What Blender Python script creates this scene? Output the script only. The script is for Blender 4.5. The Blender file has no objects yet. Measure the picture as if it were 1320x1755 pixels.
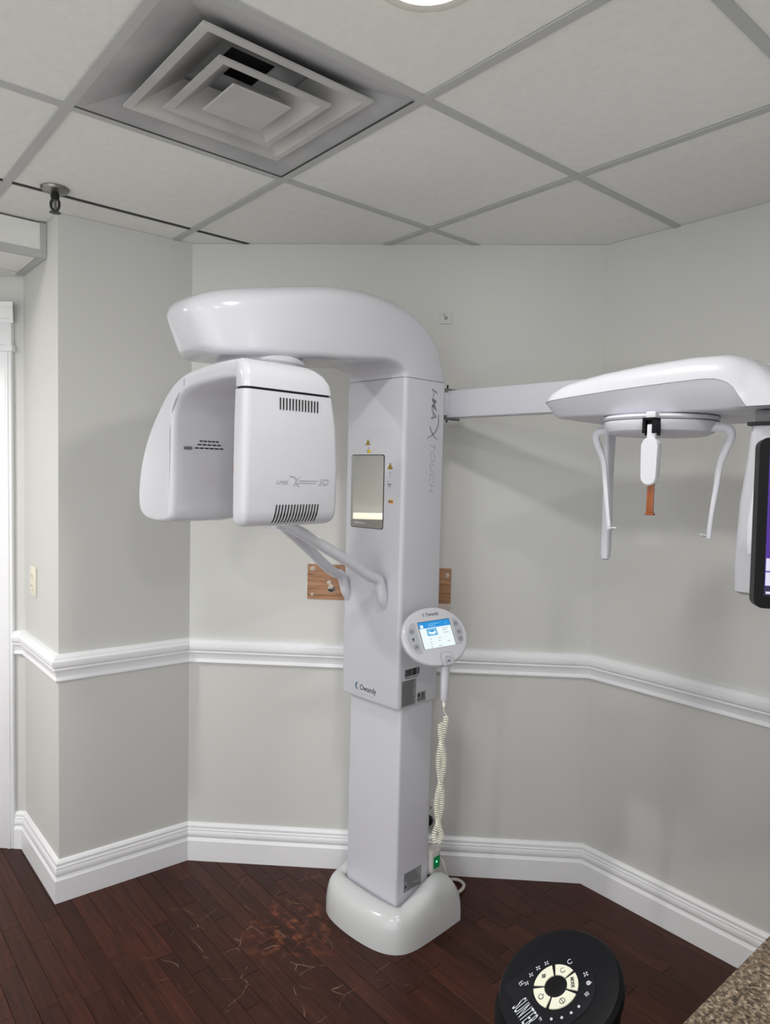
import bpy, bmesh, math, random
from mathutils import Vector, Matrix

random.seed(7)
SC = bpy.context.scene
COL = SC.collection
PI = math.pi

# ------------------------------------------------------------------ camera
CH = 1.575
cam = bpy.data.cameras.new('camera')
cam.sensor_fit = 'VERTICAL'
cam.sensor_height = 36.0
cam.lens = 36.0 * 1200.24 / 1755.0
cam.clip_start = 0.05
cob = bpy.data.objects.new('camera', cam)
COL.objects.link(cob)
pitch, roll = -0.0552126, 0.0237435
fwd = Vector((0, math.cos(pitch), math.sin(pitch)))
r0 = Vector((1, 0, 0)); u0 = Vector((0, -math.sin(pitch), math.cos(pitch)))
rgt = math.cos(roll) * r0 + math.sin(roll) * u0
upv = -math.sin(roll) * r0 + math.cos(roll) * u0
cob.matrix_world = Matrix(((rgt.x, upv.x, -fwd.x, 0), (rgt.y, upv.y, -fwd.y, 0), (rgt.z, upv.z, -fwd.z, CH), (0, 0, 0, 1)))
SC.camera = cob

# ------------------------------------------------------------------ world, exposure
W = bpy.data.worlds.new('world'); SC.world = W
W.use_nodes = True
W.node_tree.nodes['Background'].inputs[0].default_value = (0.95, 0.97, 1.0, 1)
W.node_tree.nodes['Background'].inputs[1].default_value = 2.0
vs = SC.view_settings
vs.view_transform = 'Standard'; vs.look = 'None'; vs.gamma = 1.0; vs.use_curve_mapping = False
vs.exposure = 0.06
SC.cycles.max_bounces = 7; SC.cycles.diffuse_bounces = 4; SC.cycles.glossy_bounces = 3
SC.cycles.caustics_reflective = False; SC.cycles.caustics_refractive = False
KEY_W, HALL_W, REAR_W = 7.8, 27.0, 14.0     # watts of the seen downlight and of the added unseen ones

# ------------------------------------------------------------------ materials
def lin(c):
    return tuple(((x / 255) / 12.92 if x / 255 <= 0.04045 else ((x / 255 + 0.055) / 1.055) ** 2.4) for x in c) + (1.0,)

def mat(name, rgb, rough=0.5, metal=0.0, var=0.0, scale=8.0, bump=0.0, bscale=200.0, coat=0.0, emit=None, estr=0.0, rgb2=None, spec=0.5):
    m = bpy.data.materials.new(name); m.use_nodes = True
    nt = m.node_tree; N = nt.nodes; L = nt.links
    b = N['Principled BSDF']
    b.inputs['Base Color'].default_value = lin(rgb)
    b.inputs['Roughness'].default_value = rough
    b.inputs['Metallic'].default_value = metal
    b.inputs['Specular IOR Level'].default_value = spec
    b.inputs['Coat Weight'].default_value = coat
    if emit:
        b.inputs['Emission Color'].default_value = lin(emit)
        b.inputs['Emission Strength'].default_value = estr
    if var or rgb2:
        g = N.new('ShaderNodeNewGeometry')
        n = N.new('ShaderNodeTexNoise'); n.inputs['Scale'].default_value = scale; n.inputs['Detail'].default_value = 4
        L.new(g.outputs['Position'], n.inputs['Vector'])
        mx = N.new('ShaderNodeMix'); mx.data_type = 'RGBA'
        c2 = rgb2 if rgb2 else tuple(max(0, x * (1 - var)) for x in rgb)
        mx.inputs[6].default_value = lin(rgb); mx.inputs[7].default_value = lin(c2)
        L.new(n.outputs['Fac'], mx.inputs[0]); L.new(mx.outputs[2], b.inputs['Base Color'])
    if bump:
        g = N.new('ShaderNodeNewGeometry')
        n = N.new('ShaderNodeTexNoise'); n.inputs['Scale'].default_value = bscale; n.inputs['Detail'].default_value = 3
        L.new(g.outputs['Position'], n.inputs['Vector'])
        bp = N.new('ShaderNodeBump'); bp.inputs['Strength'].default_value = bump; bp.inputs['Distance'].default_value = 0.002
        L.new(n.outputs['Fac'], bp.inputs['Height']); L.new(bp.outputs[0], b.inputs['Normal'])
    return m

M = {}
M['wall'] = mat('wall_paint', (211, 211, 208), 0.55, var=0.03, scale=3, bump=0.05, bscale=180)
M['trim'] = mat('trim_paint', (240, 240, 243), 0.35, var=0.02, scale=6)
M['tile'] = mat('ceiling_tile_board', (236, 236, 233), 0.9, var=0.05, scale=40, bump=0.25, bscale=260)
M['tee'] = mat('grid_bar_paint', (186, 187, 187), 0.5, var=0.04, scale=12)
M['darktee'] = mat('dark_reveal', (70, 70, 68), 0.6, var=0.1, scale=20)
M['plastic'] = mat('white_gloss_plastic', (203, 203, 210), 0.2, var=0.015, scale=5, coat=0.25)
M['powder'] = mat('white_powder_coat', (205, 205, 213), 0.36, var=0.015, scale=5)
M['cover'] = mat('skull_arm_cover_plastic', (194, 194, 201), 0.22, var=0.015, scale=5, coat=0.25)
M['detgrey'] = mat('detector_grey_plastic', (180, 180, 187), 0.3, var=0.02, scale=5)
M['inner'] = mat('white_inner_plastic', (200, 200, 206), 0.4, var=0.02, scale=5)
M['basew'] = mat('base_white_plastic', (208, 210, 211), 0.18, var=0.015, scale=5, coat=0.3)
M['slot'] = mat('dark_slot', (28, 28, 30), 0.7, var=0.2, scale=50)
M['seam'] = mat('grey_seam', (120, 120, 124), 0.6, var=0.1, scale=50)
M['black'] = mat('black_plastic', (12, 12, 15), 0.45, spec=0.18, var=0.2, scale=30)
M['heater'] = mat('heater_black_plastic', (13, 14, 19), 0.5, spec=0.18, var=0.15, scale=20, bump=0.05, bscale=500)
M['heater2'] = mat('heater_panel_plastic', (15, 16, 23), 0.55, spec=0.18, var=0.15, scale=20)
M['btn'] = mat('ivory_button', (226, 226, 206), 0.45, var=0.03, scale=60)
M['icon'] = mat('pale_print', (205, 208, 216), 0.5, var=0.05, scale=60)
M['ink'] = mat('dark_ink', (45, 48, 62), 0.5, var=0.1, scale=80)
M['grey_ink'] = mat('grey_ink', (140, 140, 146), 0.4, var=0.06, scale=80)
M['pale_ink'] = mat('pale_grey_ink', (168, 169, 174), 0.4, var=0.05, scale=80)
M['blue_ink'] = mat('steel_blue_ink', (95, 130, 165), 0.4, var=0.2, scale=90)
M['mirror'] = mat('mirror_glass', (205, 206, 202), 0.02, metal=1.0, var=0.02, scale=3)
M['strip'] = mat('mirror_print_strip', (150, 149, 146), 0.3, metal=0.5, var=0.05, scale=30)
M['yellow'] = mat('warning_yellow', (226, 186, 40), 0.45, var=0.05, scale=60)
M['orange'] = mat('laser_label_orange', (226, 170, 90), 0.45, var=0.05, scale=60)
M['panelgrey'] = mat('keypad_grey', (182, 184, 192), 0.4, var=0.04, scale=60)
M['cord'] = mat('cream_cord', (236, 234, 220), 0.45, var=0.03, scale=60)
M['cable'] = mat('white_cable', (205, 200, 196), 0.5, var=0.04, scale=40)
M['amber'] = mat('amber_brown_plastic', (150, 84, 38), 0.3, rgb2=(120, 62, 28), scale=30)
M['cream'] = mat('cream_outlet', (232, 228, 212), 0.4, var=0.03, scale=30)
M['chrome'] = mat('dull_chrome', (150, 148, 142), 0.3, metal=0.9, var=0.2, scale=60)
M['steel'] = mat('dark_metal', (70, 70, 68), 0.35, metal=0.9, var=0.2, scale=60)
M['label'] = mat('silver_label', (150, 150, 152), 0.4, var=0.1, scale=120)
M['plaster'] = mat('plaster_crumb', (214, 200, 190), 0.9, var=0.15, scale=90, bump=0.5, bscale=150)
M['pale_floor'] = mat('pale_vinyl', (226, 224, 218), 0.5, var=0.04, scale=6)  # for the added floor that bounces light from behind the camera
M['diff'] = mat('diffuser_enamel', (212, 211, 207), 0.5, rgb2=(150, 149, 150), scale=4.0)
M['diffpan'] = mat('diffuser_pan_dusty', (196, 196, 197), 0.6, rgb2=(140, 140, 144), scale=5.0)  # darker grey mixed in stands for dust and for shading in the pan
M['duct'] = mat('duct_dark', (30, 31, 36), 0.8, var=0.2, scale=20)
M['lens'] = mat('lamp_lens', (255, 250, 235), 0.4, var=0.01, emit=(255, 246, 226), estr=9.0)
M['lamptrim'] = mat('lamp_trim_white', (225, 224, 216), 0.4, var=0.02)
M['green'] = mat('switch_green', (10, 90, 50), 0.3, var=0.2, scale=60, emit=(10, 120, 60), estr=0.35)
M['greenled'] = mat('switch_led', (120, 235, 180), 0.3, var=0.02, emit=(120, 255, 190), estr=1.2)
M['scr_white'] = mat('screen_white', (10, 10, 10), 0.3, var=0.02, emit=(238, 250, 252), estr=0.95)
M['scr_blue'] = mat('screen_blue', (5, 10, 15), 0.3, var=0.02, emit=(40, 150, 225), estr=0.9)
M['scr_mid'] = mat('screen_light_blue', (5, 10, 15), 0.3, var=0.02, emit=(120, 190, 230), estr=0.9)
M['scr_grey'] = mat('screen_grey', (5, 5, 5), 0.3, var=0.02, emit=(190, 205, 212), estr=0.8)
M['mon_purple'] = mat('monitor_purple', (10, 5, 20), 0.3, var=0.02, emit=(74, 38, 150), estr=0.9)
M['mon_white'] = mat('monitor_white', (10, 10, 10), 0.3, var=0.02, emit=(226, 226, 246), estr=0.9)
M['mon_dark'] = mat('monitor_dark_violet', (5, 5, 8), 0.3, var=0.02, emit=(45, 35, 85), estr=0.6)
M['bezel'] = mat('monitor_bezel', (9, 9, 13), 0.4, spec=0.18, var=0.1, scale=40)
M['cabinet'] = mat('cabinet_laminate', (120, 92, 66), 0.5, rgb2=(92, 66, 46), scale=14)

def wood_floor():
    m = bpy.data.materials.new('dark_plank_floor'); m.use_nodes = True
    nt = m.node_tree; N = nt.nodes; L = nt.links; b = N['Principled BSDF']
    g = N.new('ShaderNodeNewGeometry'); oi = N.new('ShaderNodeObjectInfo')
    mp = N.new('ShaderNodeMapping'); mr0 = N.new('ShaderNodeMapping'); mr0.inputs['Rotation'].default_value = (0, 0, math.radians(49.5)); mp.inputs['Scale'].default_value = (3.0, 40, 1)
    L.new(g.outputs['Position'], mr0.inputs['Vector']); L.new(mr0.outputs[0], mp.inputs['Vector'])
    gr = N.new('ShaderNodeTexNoise'); gr.inputs['Scale'].default_value = 2.2; gr.inputs['Detail'].default_value = 6
    L.new(mp.outputs[0], gr.inputs['Vector'])
    cr = N.new('ShaderNodeValToRGB')
    cr.color_ramp.elements[0].position = 0.25; cr.color_ramp.elements[0].color = lin((42, 21, 16))
    cr.color_ramp.elements[1].position = 0.8; cr.color_ramp.elements[1].color = lin((78, 41, 30))
    L.new(gr.outputs['Fac'], cr.inputs[0])
    # each plank its own tone
    hv = N.new('ShaderNodeHueSaturation'); mr = N.new('ShaderNodeMapRange')
    mr.inputs['To Min'].default_value = 0.72; mr.inputs['To Max'].default_value = 1.25
    L.new(oi.outputs['Random'], mr.inputs['Value']); L.new(mr.outputs[0], hv.inputs['Value']); L.new(cr.outputs[0], hv.inputs['Color'])
    # worn, scratched area in front of the machine
    def circle(cx, cy, r0_, r1_):
        v = N.new('ShaderNodeVectorMath'); v.operation = 'DISTANCE'; v.inputs[1].default_value = (cx, cy, 0)
        L.new(g.outputs['Position'], v.inputs[0])
        r = N.new('ShaderNodeMapRange'); r.inputs['From Min'].default_value = r1_; r.inputs['From Max'].default_value = r0_; r.clamp = True
        L.new(v.outputs['Value'], r.inputs['Value']); return r.outputs[0]
    def mul(a, c):
        k = N.new('ShaderNodeMath'); k.operation = 'MULTIPLY'; L.new(a, k.inputs[0])
        if isinstance(c, float): k.inputs[1].default_value = c
        else: L.new(c, k.inputs[1])
        return k.outputs[0]
    def band(src, lo, hi):
        r = N.new('ShaderNodeMapRange'); r.inputs['From Min'].default_value = lo; r.inputs['From Max'].default_value = hi; r.clamp = True
        L.new(src, r.inputs['Value']); return r.outputs[0]
    n1 = N.new('ShaderNodeTexNoise'); n1.inputs['Scale'].default_value = 7; n1.inputs['Detail'].default_value = 2; L.new(g.outputs['Position'], n1.inputs['Vector'])
    wv = N.new('ShaderNodeMapping'); L.new(g.outputs['Position'], wv.inputs['Vector'])
    ad = N.new('ShaderNodeVectorMath'); ad.operation = 'MULTIPLY_ADD'; ad.inputs[1].default_value = (0.10, 0.10, 0)
    L.new(n1.outputs['Color'], ad.inputs[0]); L.new(wv.outputs[0], ad.inputs[2])
    vo = N.new('ShaderNodeTexVoronoi'); vo.feature = 'DISTANCE_TO_EDGE'; vo.inputs['Scale'].default_value = 7.5; L.new(ad.outputs[0], vo.inputs['Vector'])
    line = band(vo.outputs['Distance'], 0.009, 0.002)
    n2 = N.new('ShaderNodeTexNoise'); n2.inputs['Scale'].default_value = 16; n2.inputs['Detail'].default_value = 4; L.new(g.outputs['Position'], n2.inputs['Vector'])
    scr = mul(mul(line, band(n2.outputs['Fac'], 0.51, 0.60)), circle(-0.33, 2.22, 0.26, 0.52))
    n3 = N.new('ShaderNodeTexNoise'); n3.inputs['Scale'].default_value = 26; n3.inputs['Detail'].default_value = 5; L.new(g.outputs['Position'], n3.inputs['Vector'])
    scuff = mul(mul(band(n3.outputs['Fac'], 0.52, 0.66), circle(-0.28, 2.34, 0.03, 0.22)), 0.85)
    m1 = N.new('ShaderNodeMix'); m1.data_type = 'RGBA'; m1.inputs[7].default_value = lin((140, 80, 52))
    L.new(scuff, m1.inputs[0]); L.new(hv.outputs[0], m1.inputs[6])
    m2 = N.new('ShaderNodeMix'); m2.data_type = 'RGBA'; m2.inputs[7].default_value = lin((176, 146, 124))
    L.new(mul(scr, 0.65), m2.inputs[0]); L.new(m1.outputs[2], m2.inputs[6])
    L.new(m2.outputs[2], b.inputs['Base Color'])
    rr = N.new('ShaderNodeMapRange'); rr.inputs['To Min'].default_value = 0.30; rr.inputs['To Max'].default_value = 0.46
    L.new(gr.outputs['Fac'], rr.inputs['Value']); L.new(rr.outputs[0], b.inputs['Roughness'])
    b.inputs['Specular IOR Level'].default_value = 0.2
    bp = N.new('ShaderNodeBump'); bp.inputs['Strength'].default_value = 0.12; bp.inputs['Distance'].default_value = 0.002
    L.new(gr.outputs['Fac'], bp.inputs['Height']); L.new(bp.outputs[0], b.inputs['Normal'])
    return m
M['floor'] = wood_floor()

def granite():
    m = bpy.data.materials.new('speckled_granite'); m.use_nodes = True
    nt = m.node_tree; N = nt.nodes; L = nt.links; b = N['Principled BSDF']
    g = N.new('ShaderNodeNewGeometry')
    n = N.new('ShaderNodeTexNoise'); n.inputs['Scale'].default_value = 130; n.inputs['Detail'].default_value = 5; n.inputs['Roughness'].default_value = 0.7
    L.new(g.outputs['Position'], n.inputs['Vector'])
    v = N.new('ShaderNodeTexVoronoi'); v.inputs['Scale'].default_value = 260; L.new(g.outputs['Position'], v.inputs['Vector'])
    mx = N.new('ShaderNodeMix'); mx.data_type = 'FLOAT'; mx.inputs[0].default_value = 0.35
    L.new(n.outputs['Fac'], mx.inputs[2]); L.new(v.outputs['Color'], mx.inputs[3])
    cr = N.new('ShaderNodeValToRGB'); e = cr.color_ramp.elements
    e[0].position = 0.3; e[0].color = lin((44, 38, 34)); e[1].position = 0.72; e[1].color = lin((170, 156, 136))
    e2 = e.new(0.45); e2.color = lin((88, 74, 60)); e3 = e.new(0.56); e3.color = lin((122, 108, 90))
    L.new(mx.outputs[0], cr.inputs[0]); L.new(cr.outputs[0], b.inputs['Base Color'])
    b.inputs['Roughness'].default_value = 0.3
    return m
M['granite'] = granite()

def board_wood():
    m = bpy.data.materials.new('bare_pine_board'); m.use_nodes = True
    nt = m.node_tree; N = nt.nodes; L = nt.links; b = N['Principled BSDF']
    g = N.new('ShaderNodeNewGeometry'); mp = N.new('ShaderNodeMapping'); mp.inputs['Scale'].default_value = (6, 6, 70)
    L.new(g.outputs['Position'], mp.inputs['Vector'])
    n = N.new('ShaderNodeTexNoise'); n.inputs['Scale'].default_value = 1.3; n.inputs['Detail'].default_value = 5; L.new(mp.outputs[0], n.inputs['Vector'])
    cr = N.new('ShaderNodeValToRGB'); cr.color_ramp.elements[0].position = 0.3; cr.color_ramp.elements[0].color = lin((132, 92, 66))
    cr.color_ramp.elements[1].position = 0.7; cr.color_ramp.elements[1].color = lin((190, 146, 112))
    L.new(n.outputs['Fac'], cr.inputs[0]); L.new(cr.outputs[0], b.inputs['Base Color']); b.inputs['Roughness'].default_value = 0.7
    return m
M['board'] = board_wood()

# ------------------------------------------------------------------ helpers
def link(o, parent=None):
    COL.objects.link(o)
    if parent is not None: o.parent = parent
    return o

def empty(name, loc=(0, 0, 0), rz=0.0):
    o = bpy.data.objects.new(name, None); o.empty_display_size = 0.05
    o.location = loc; o.rotation_euler = (0, 0, rz); return link(o)

def tag(o, label, cat=None, group=None, kind=None):
    o['label'] = label
    if cat: o['category'] = cat
    if group: o['group'] = group
    if kind: o['kind'] = kind
    return o

def obj(name, bm, m, parent=None, smooth=35.0, loc=None, rot=None):
    me = bpy.data.meshes.new(name)
    bmesh.ops.recalc_face_normals(bm, faces=bm.faces[:])
    bm.to_mesh(me); bm.free()
    if smooth:
        for p in me.polygons: p.use_smooth = True
        me.set_sharp_from_angle(angle=math.radians(smooth))
    me.materials.append(M[m] if isinstance(m, str) else m)
    o = bpy.data.objects.new(name, me)
    if loc: o.location = loc
    if rot: o.rotation_euler = rot
    return link(o, parent)

def box(bm, x0, x1, y0, y1, z0, z1, mtx=None, bev=0.0, seg=2):
    vs_ = [bm.verts.new((x, y, z)) for z in (z0, z1) for (x, y) in ((x0, y0), (x1, y0), (x1, y1), (x0, y1))]
    fs = [(3, 2, 1, 0), (4, 5, 6, 7), (0, 1, 5, 4), (1, 2, 6, 5), (2, 3, 7, 6), (3, 0, 4, 7)]
    faces = [bm.faces.new([vs_[i] for i in f]) for f in fs]
    if bev:
        es = list({e for f in faces for e in f.edges})
        r = bmesh.ops.bevel(bm, geom=es, offset=bev, segments=seg, profile=0.5, affect='EDGES')
        vv = set(v for f in r['faces'] for v in f.verts) | set(v for v in vs_ if v.is_valid)
    else:
        vv = set(vs_)
    if mtx is not None:
        for v in vv: v.co = mtx @ v.co
    return bm

def boxobj(name, dims, m, parent=None, bev=0.0, seg=2, mtx=None):
    bm = bmesh.new(); box(bm, *dims, mtx=mtx, bev=bev, seg=seg)
    return obj(name, bm, m, parent)

def loft(bm, rings, closed=True, cap0=True, cap1=True):
    R = [[bm.verts.new(p) for p in r] for r in rings]
    n = len(R[0])
    for a, b in zip(R, R[1:]):
        for i in range(n if closed else n - 1):
            j = (i + 1) % n
            bm.faces.new((a[i], a[j], b[j], b[i]))
    if cap0: bm.faces.new(list(reversed(R[0])))
    if cap1: bm.faces.new(R[-1])
    return R

def rrect(x0, x1, y0, y1, r, seg=4):
    pts = []
    r = min(r, (x1 - x0) / 2 - 1e-5, (y1 - y0) / 2 - 1e-5)
    for cx, cy, a0 in ((x1 - r, y1 - r, 0), (x0 + r, y1 - r, 90), (x0 + r, y0 + r, 180), (x1 - r, y0 + r, 270)):
        for k in range(seg + 1):
            a = math.radians(a0 + 90 * k / seg)
            pts.append((cx + r * math.cos(a), cy + r * math.sin(a)))
    return pts

def rr_loft(bm, stations, seg=4):
    """stations: (z, x0, x1, y0, y1, r)"""
    loft(bm, [[(x, y, z) for x, y in rrect(x0, x1, y0, y1, r, seg)] for z, x0, x1, y0, y1, r in stations])
    return bm

def catmull(pts, n):
    out = []
    P = [pts[0]] + list(pts) + [pts[-1]]
    for i in range(1, len(P) - 2):
        for k in range(n):
            t = k / n
            out.append(tuple(0.5 * (2 * b + (c - a) * t + (2 * a - 5 * b + 4 * c - d) * t * t + (-a + 3 * b - 3 * c + d) * t ** 3)
                             for a, b, c, d in zip(P[i - 1], P[i], P[i + 1], P[i + 2])))
    out.append(tuple(pts[-1])); return out

def tube(bm, pts, rad, seg=10, caps=True, flat=None):
    """rad: number or list; flat: (sx, sy) squash"""
    pts = [Vector(p) for p in pts]; n = len(pts)
    rads = rad if isinstance(rad, (list, tuple)) else [rad] * n
    t = (pts[1] - pts[0]).normalized()
    nrm = t.cross(Vector((0, 0, 1)))
    if nrm.length < 1e-3: nrm = t.cross(Vector((1, 0, 0)))
    nrm.normalize(); rings = []
    for i, p in enumerate(pts):
        t2 = (pts[min(i + 1, n - 1)] - pts[max(i - 1, 0)]).normalized()
        nrm = (nrm - t2 * nrm.dot(t2)); nrm.normalize()
        bn = t2.cross(nrm)
        fx, fy = flat if flat else (1, 1)
        rings.append([tuple(p + (nrm * math.cos(2 * PI * k / seg) * fx + bn * math.sin(2 * PI * k / seg) * fy) * rads[i]) for k in range(seg)])
    loft(bm, rings, cap0=caps, cap1=caps); return bm

def lathe(bm, prof, seg=32, c=(0, 0, 0), sx=1.0, sy=1.0, cap0=True, cap1=True):
    loft(bm, [[(c[0] + r * sx * math.cos(2 * PI * k / seg), c[1] + r * sy * math.sin(2 * PI * k / seg), c[2] + z) for k in range(seg)] for r, z in prof], cap0=cap0, cap1=cap1)
    return bm

def frame(o, x, y, n):
    """matrix with local x,y,n axes and origin o"""
    x, y, n = Vector(x), Vector(y), Vector(n)
    return Matrix(((x.x, y.x, n.x, o[0]), (x.y, y.y, n.y, o[1]), (x.z, y.z, n.z, o[2]), (0, 0, 0, 1)))

def place(o, mtx):
    o.matrix_local = mtx; return o

def text(name, s, size, m, parent, mtx, shear=0.0, sx=1.0, depth=0.0003, align='LEFT', spacing=1.0, bold=0.0):
    cu = bpy.data.curves.new('txt', 'FONT'); cu.body = s; cu.size = size; cu.shear = shear; cu.extrude = depth
    cu.align_x = align; cu.space_character = spacing; cu.resolution_u = 3; cu.offset = bold
    t = bpy.data.objects.new('txt', cu); COL.objects.link(t)
    bpy.context.view_layer.update()
    me = bpy.data.meshes.new_from_object(t.evaluated_get(bpy.context.evaluated_depsgraph_get()))
    bpy.data.objects.remove(t); bpy.data.curves.remove(cu)
    me.transform(Matrix.Diagonal((sx, 1, 1, 1)))
    me.materials.clear(); me.materials.append(M[m])
    me.name = name
    o = bpy.data.objects.new(name, me); link(o, parent); o.matrix_local = mtx
    return o

# ------------------------------------------------------------------ room shell
ZC = 2.44
P_DOOR = (-3.1, 2.893); P_ALC = (-1.45, 2.81); P_PIER = (-1.15, 2.46); P_IN1 = (-0.768, 2.758); P_IN2 = (0.803, 2.66)
DR = Vector((0.6455, -0.7637)); P_END = (P_IN2[0] + DR.x * 4.0, P_IN2[1] + DR.y * 4.0)
PATH = [P_DOOR, P_ALC, P_PIER, P_IN1, P_IN2, P_END]
NAMES = ['door', 'pier_side', 'pier', 'back', 'right']

def offs(path, d):
    """mitred offset of the polyline by d towards the room"""
    out = []
    for i, p in enumerate(path):
        ns = []
        if i > 0:
            v = Vector(p) - Vector(path[i - 1]); v.normalize(); ns.append(Vector((v.y, -v.x)))
        if i < len(path) - 1:
            v = Vector(path[i + 1]) - Vector(p); v.normalize(); ns.append(Vector((v.y, -v.x)))
        if len(ns) == 1: out.append(Vector(p) + ns[0] * d)
        else:
            b = (ns[0] + ns[1]).normalized(); out.append(Vector(p) + b * d / b.dot(ns[0]))
    return out

back = offs(PATH, -0.09)
wall_lab = {'door': 'pale grey wall around the white door casing at left', 'pier_side': 'brightly lit narrow side of the wall corner beside the door',
            'pier': 'shaded pale grey wall between the outer corner and the back wall', 'back': 'pale grey back wall behind the white machine',
            'right': 'pale grey wall at right with a slanting shadow'}
for i, nm in enumerate(NAMES):
    a, b = Vector(PATH[i]), Vector(PATH[i + 1]); a2, b2 = back[i], back[i + 1]
    bm = bmesh.new()
    zt = ZC + 0.003
    loft(bm, [[(a.x, a.y, z), (b.x, b.y, z), (b2.x, b2.y, z), (a2.x, a2.y, z)] for z in (0, zt)])
    tag(obj('wall_' + nm, bm, 'wall', smooth=0), wall_lab[nm], kind='structure')
bm = bmesh.new(); box(bm, -3.19, -3.1, -1.2, 2.9, 0, ZC + 0.003)
tag(obj('wall_left', bm, 'wall', smooth=0), 'pale grey wall at the far left, seen in the mirror', kind='structure')

bm = bmesh.new(); box(bm, 0.2, 3.5, -1.29, -1.2, 0, ZC + 0.003)  # unseen partial wall, added to keep world light off the right side
tag(obj('wall_rear', bm, 'wall', smooth=0), 'pale grey wall behind the camera, out of view', kind='structure')
BASE = [(0, 0), (0.019, 0), (0.019, 0.082), (0.015, 0.088), (0.0125, 0.094), (0.0155, 0.099), (0.0165, 0.108), (0.0150, 0.117), (0.0125, 0.122), (0.0150, 0.126), (0.0120, 0.131), (0.0120, 0.141), (0.009, 0.146), (0.006, 0.150), (0, 0.152)]
RAIL = [(0, 0.806), (0.011, 0.806), (0.0145, 0.811), (0.0125, 0.817), (0.010, 0.823), (0.0115, 0.834), (0.0175, 0.846), (0.0215, 0.851), (0.0185, 0.856), (0.0265, 0.863), (0.0300, 0.873), (0.0285, 0.883), (0.0215, 0.889), (0.0205, 0.894), (0.014, 0.901), (0, 0.904)]
CAS = Vector(P_ALC) + (Vector(P_DOOR) - Vector(P_ALC)).normalized() * 0.040
TPATH = [tuple(CAS), P_ALC, P_PIER, P_IN1, P_IN2, P_END]
def sweep(prof, i):
    bm = bmesh.new()
    lo = []; hi = []
    for d, z in prof:
        o = offs(TPATH, d); lo.append((o[i].x, o[i].y, z)); hi.append((o[i + 1].x, o[i + 1].y, z))
    loft(bm, [lo, hi]); return bm
for i, nm in enumerate(NAMES):
    where = {'door': 'short stub between door casing and wall corner', 'pier_side': 'bright narrow side of the wall corner', 'pier': 'shaded wall left of the back wall',
             'back': 'back wall behind the machine', 'right': 'right wall running to the granite counter'}[nm]
    tag(obj('baseboard_' + nm, sweep(BASE, i), 'trim', smooth=28), 'white moulded baseboard along the ' + where, kind='structure')
    tag(obj('trim_%d' % (i + 1), sweep(RAIL, i), 'trim', smooth=28), 'white moulded chair rail along the ' + where, kind='structure')

# floor: slab plus single planks in the part that the photograph shows
I2 = Vector((0.7605, 0.6493)); J2 = Vector((0.6493, -0.7605)); YAW = math.radians(40.488)
bm = bmesh.new(); box(bm, -3.2, 3.6, 0.9, 3.1, -0.06, -0.009)
floor = tag(obj('floor', bm, 'floor', smooth=0), 'dark reddish brown plank floor with scratches', kind='structure')
bm = bmesh.new(); box(bm, -3.2, 3.6, -3.0, 0.9, -0.06, 0.0)  # unseen pale floor, added to throw light up at the ceiling
tag(obj('floor_tiles', bm, 'pale_floor', smooth=0), 'pale vinyl floor behind the camera, out of view', kind='structure')
PW = 0.0585
plank_meshes = {}
rp = random.Random(3)
def plank_mesh(L):
    if L not in plank_meshes:
        b_ = bmesh.new(); box(b_, -PW / 2 + 0.0005, PW / 2 - 0.0005, 0.0005, L - 0.0005, -0.009, 0.0, bev=0.0007, seg=1)
        me = bpy.data.meshes.new('plank'); b_.to_mesh(me); b_.free(); me.materials.append(M['floor']); plank_meshes[L] = me
    return plank_meshes[L]
def in_room(q):
    for a, b in zip(PATH, PATH[1:]):
        pass
    return True
for k in range(-34, 28):
    # row k: offset along I2 from a reference point, planks run along J2
    ref = Vector((0.0, 2.2)) + I2 * (k * PW)
    t = -2.2 - rp.random() * 0.6
    while t < 1.6:
        L = rp.choice((0.3, 0.45, 0.6, 0.75, 0.9))
        p0 = ref + J2 * t; p1 = ref + J2 * (t + L); mid = (p0 + p1) / 2
        t += L
        ok = any(-2.3 < p.x < 1.75 and 1.35 < p.y < 3.0 for p in (p0, mid, p1))
        # keep planks whose middle or an end is on the room side of the walls
        def inside(p):
            if p.y > 2.76 - 0.0623 * (p.x + 0.768) and p.x > -1.45: return False
            if (p.x - P_IN2[0]) * 0.7637 + (p.y - P_IN2[1]) * 0.6455 > 0: return False
            return True
        if ok and any(inside(p) for p in (p0, mid, p1)):
            o = bpy.data.objects.new('plank', plank_mesh(L)); link(o, floor)
            o.location = (p0.x, p0.y, 0); o.rotation_euler = (0, 0, math.atan2(J2.y, J2.x) - PI / 2)

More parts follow.
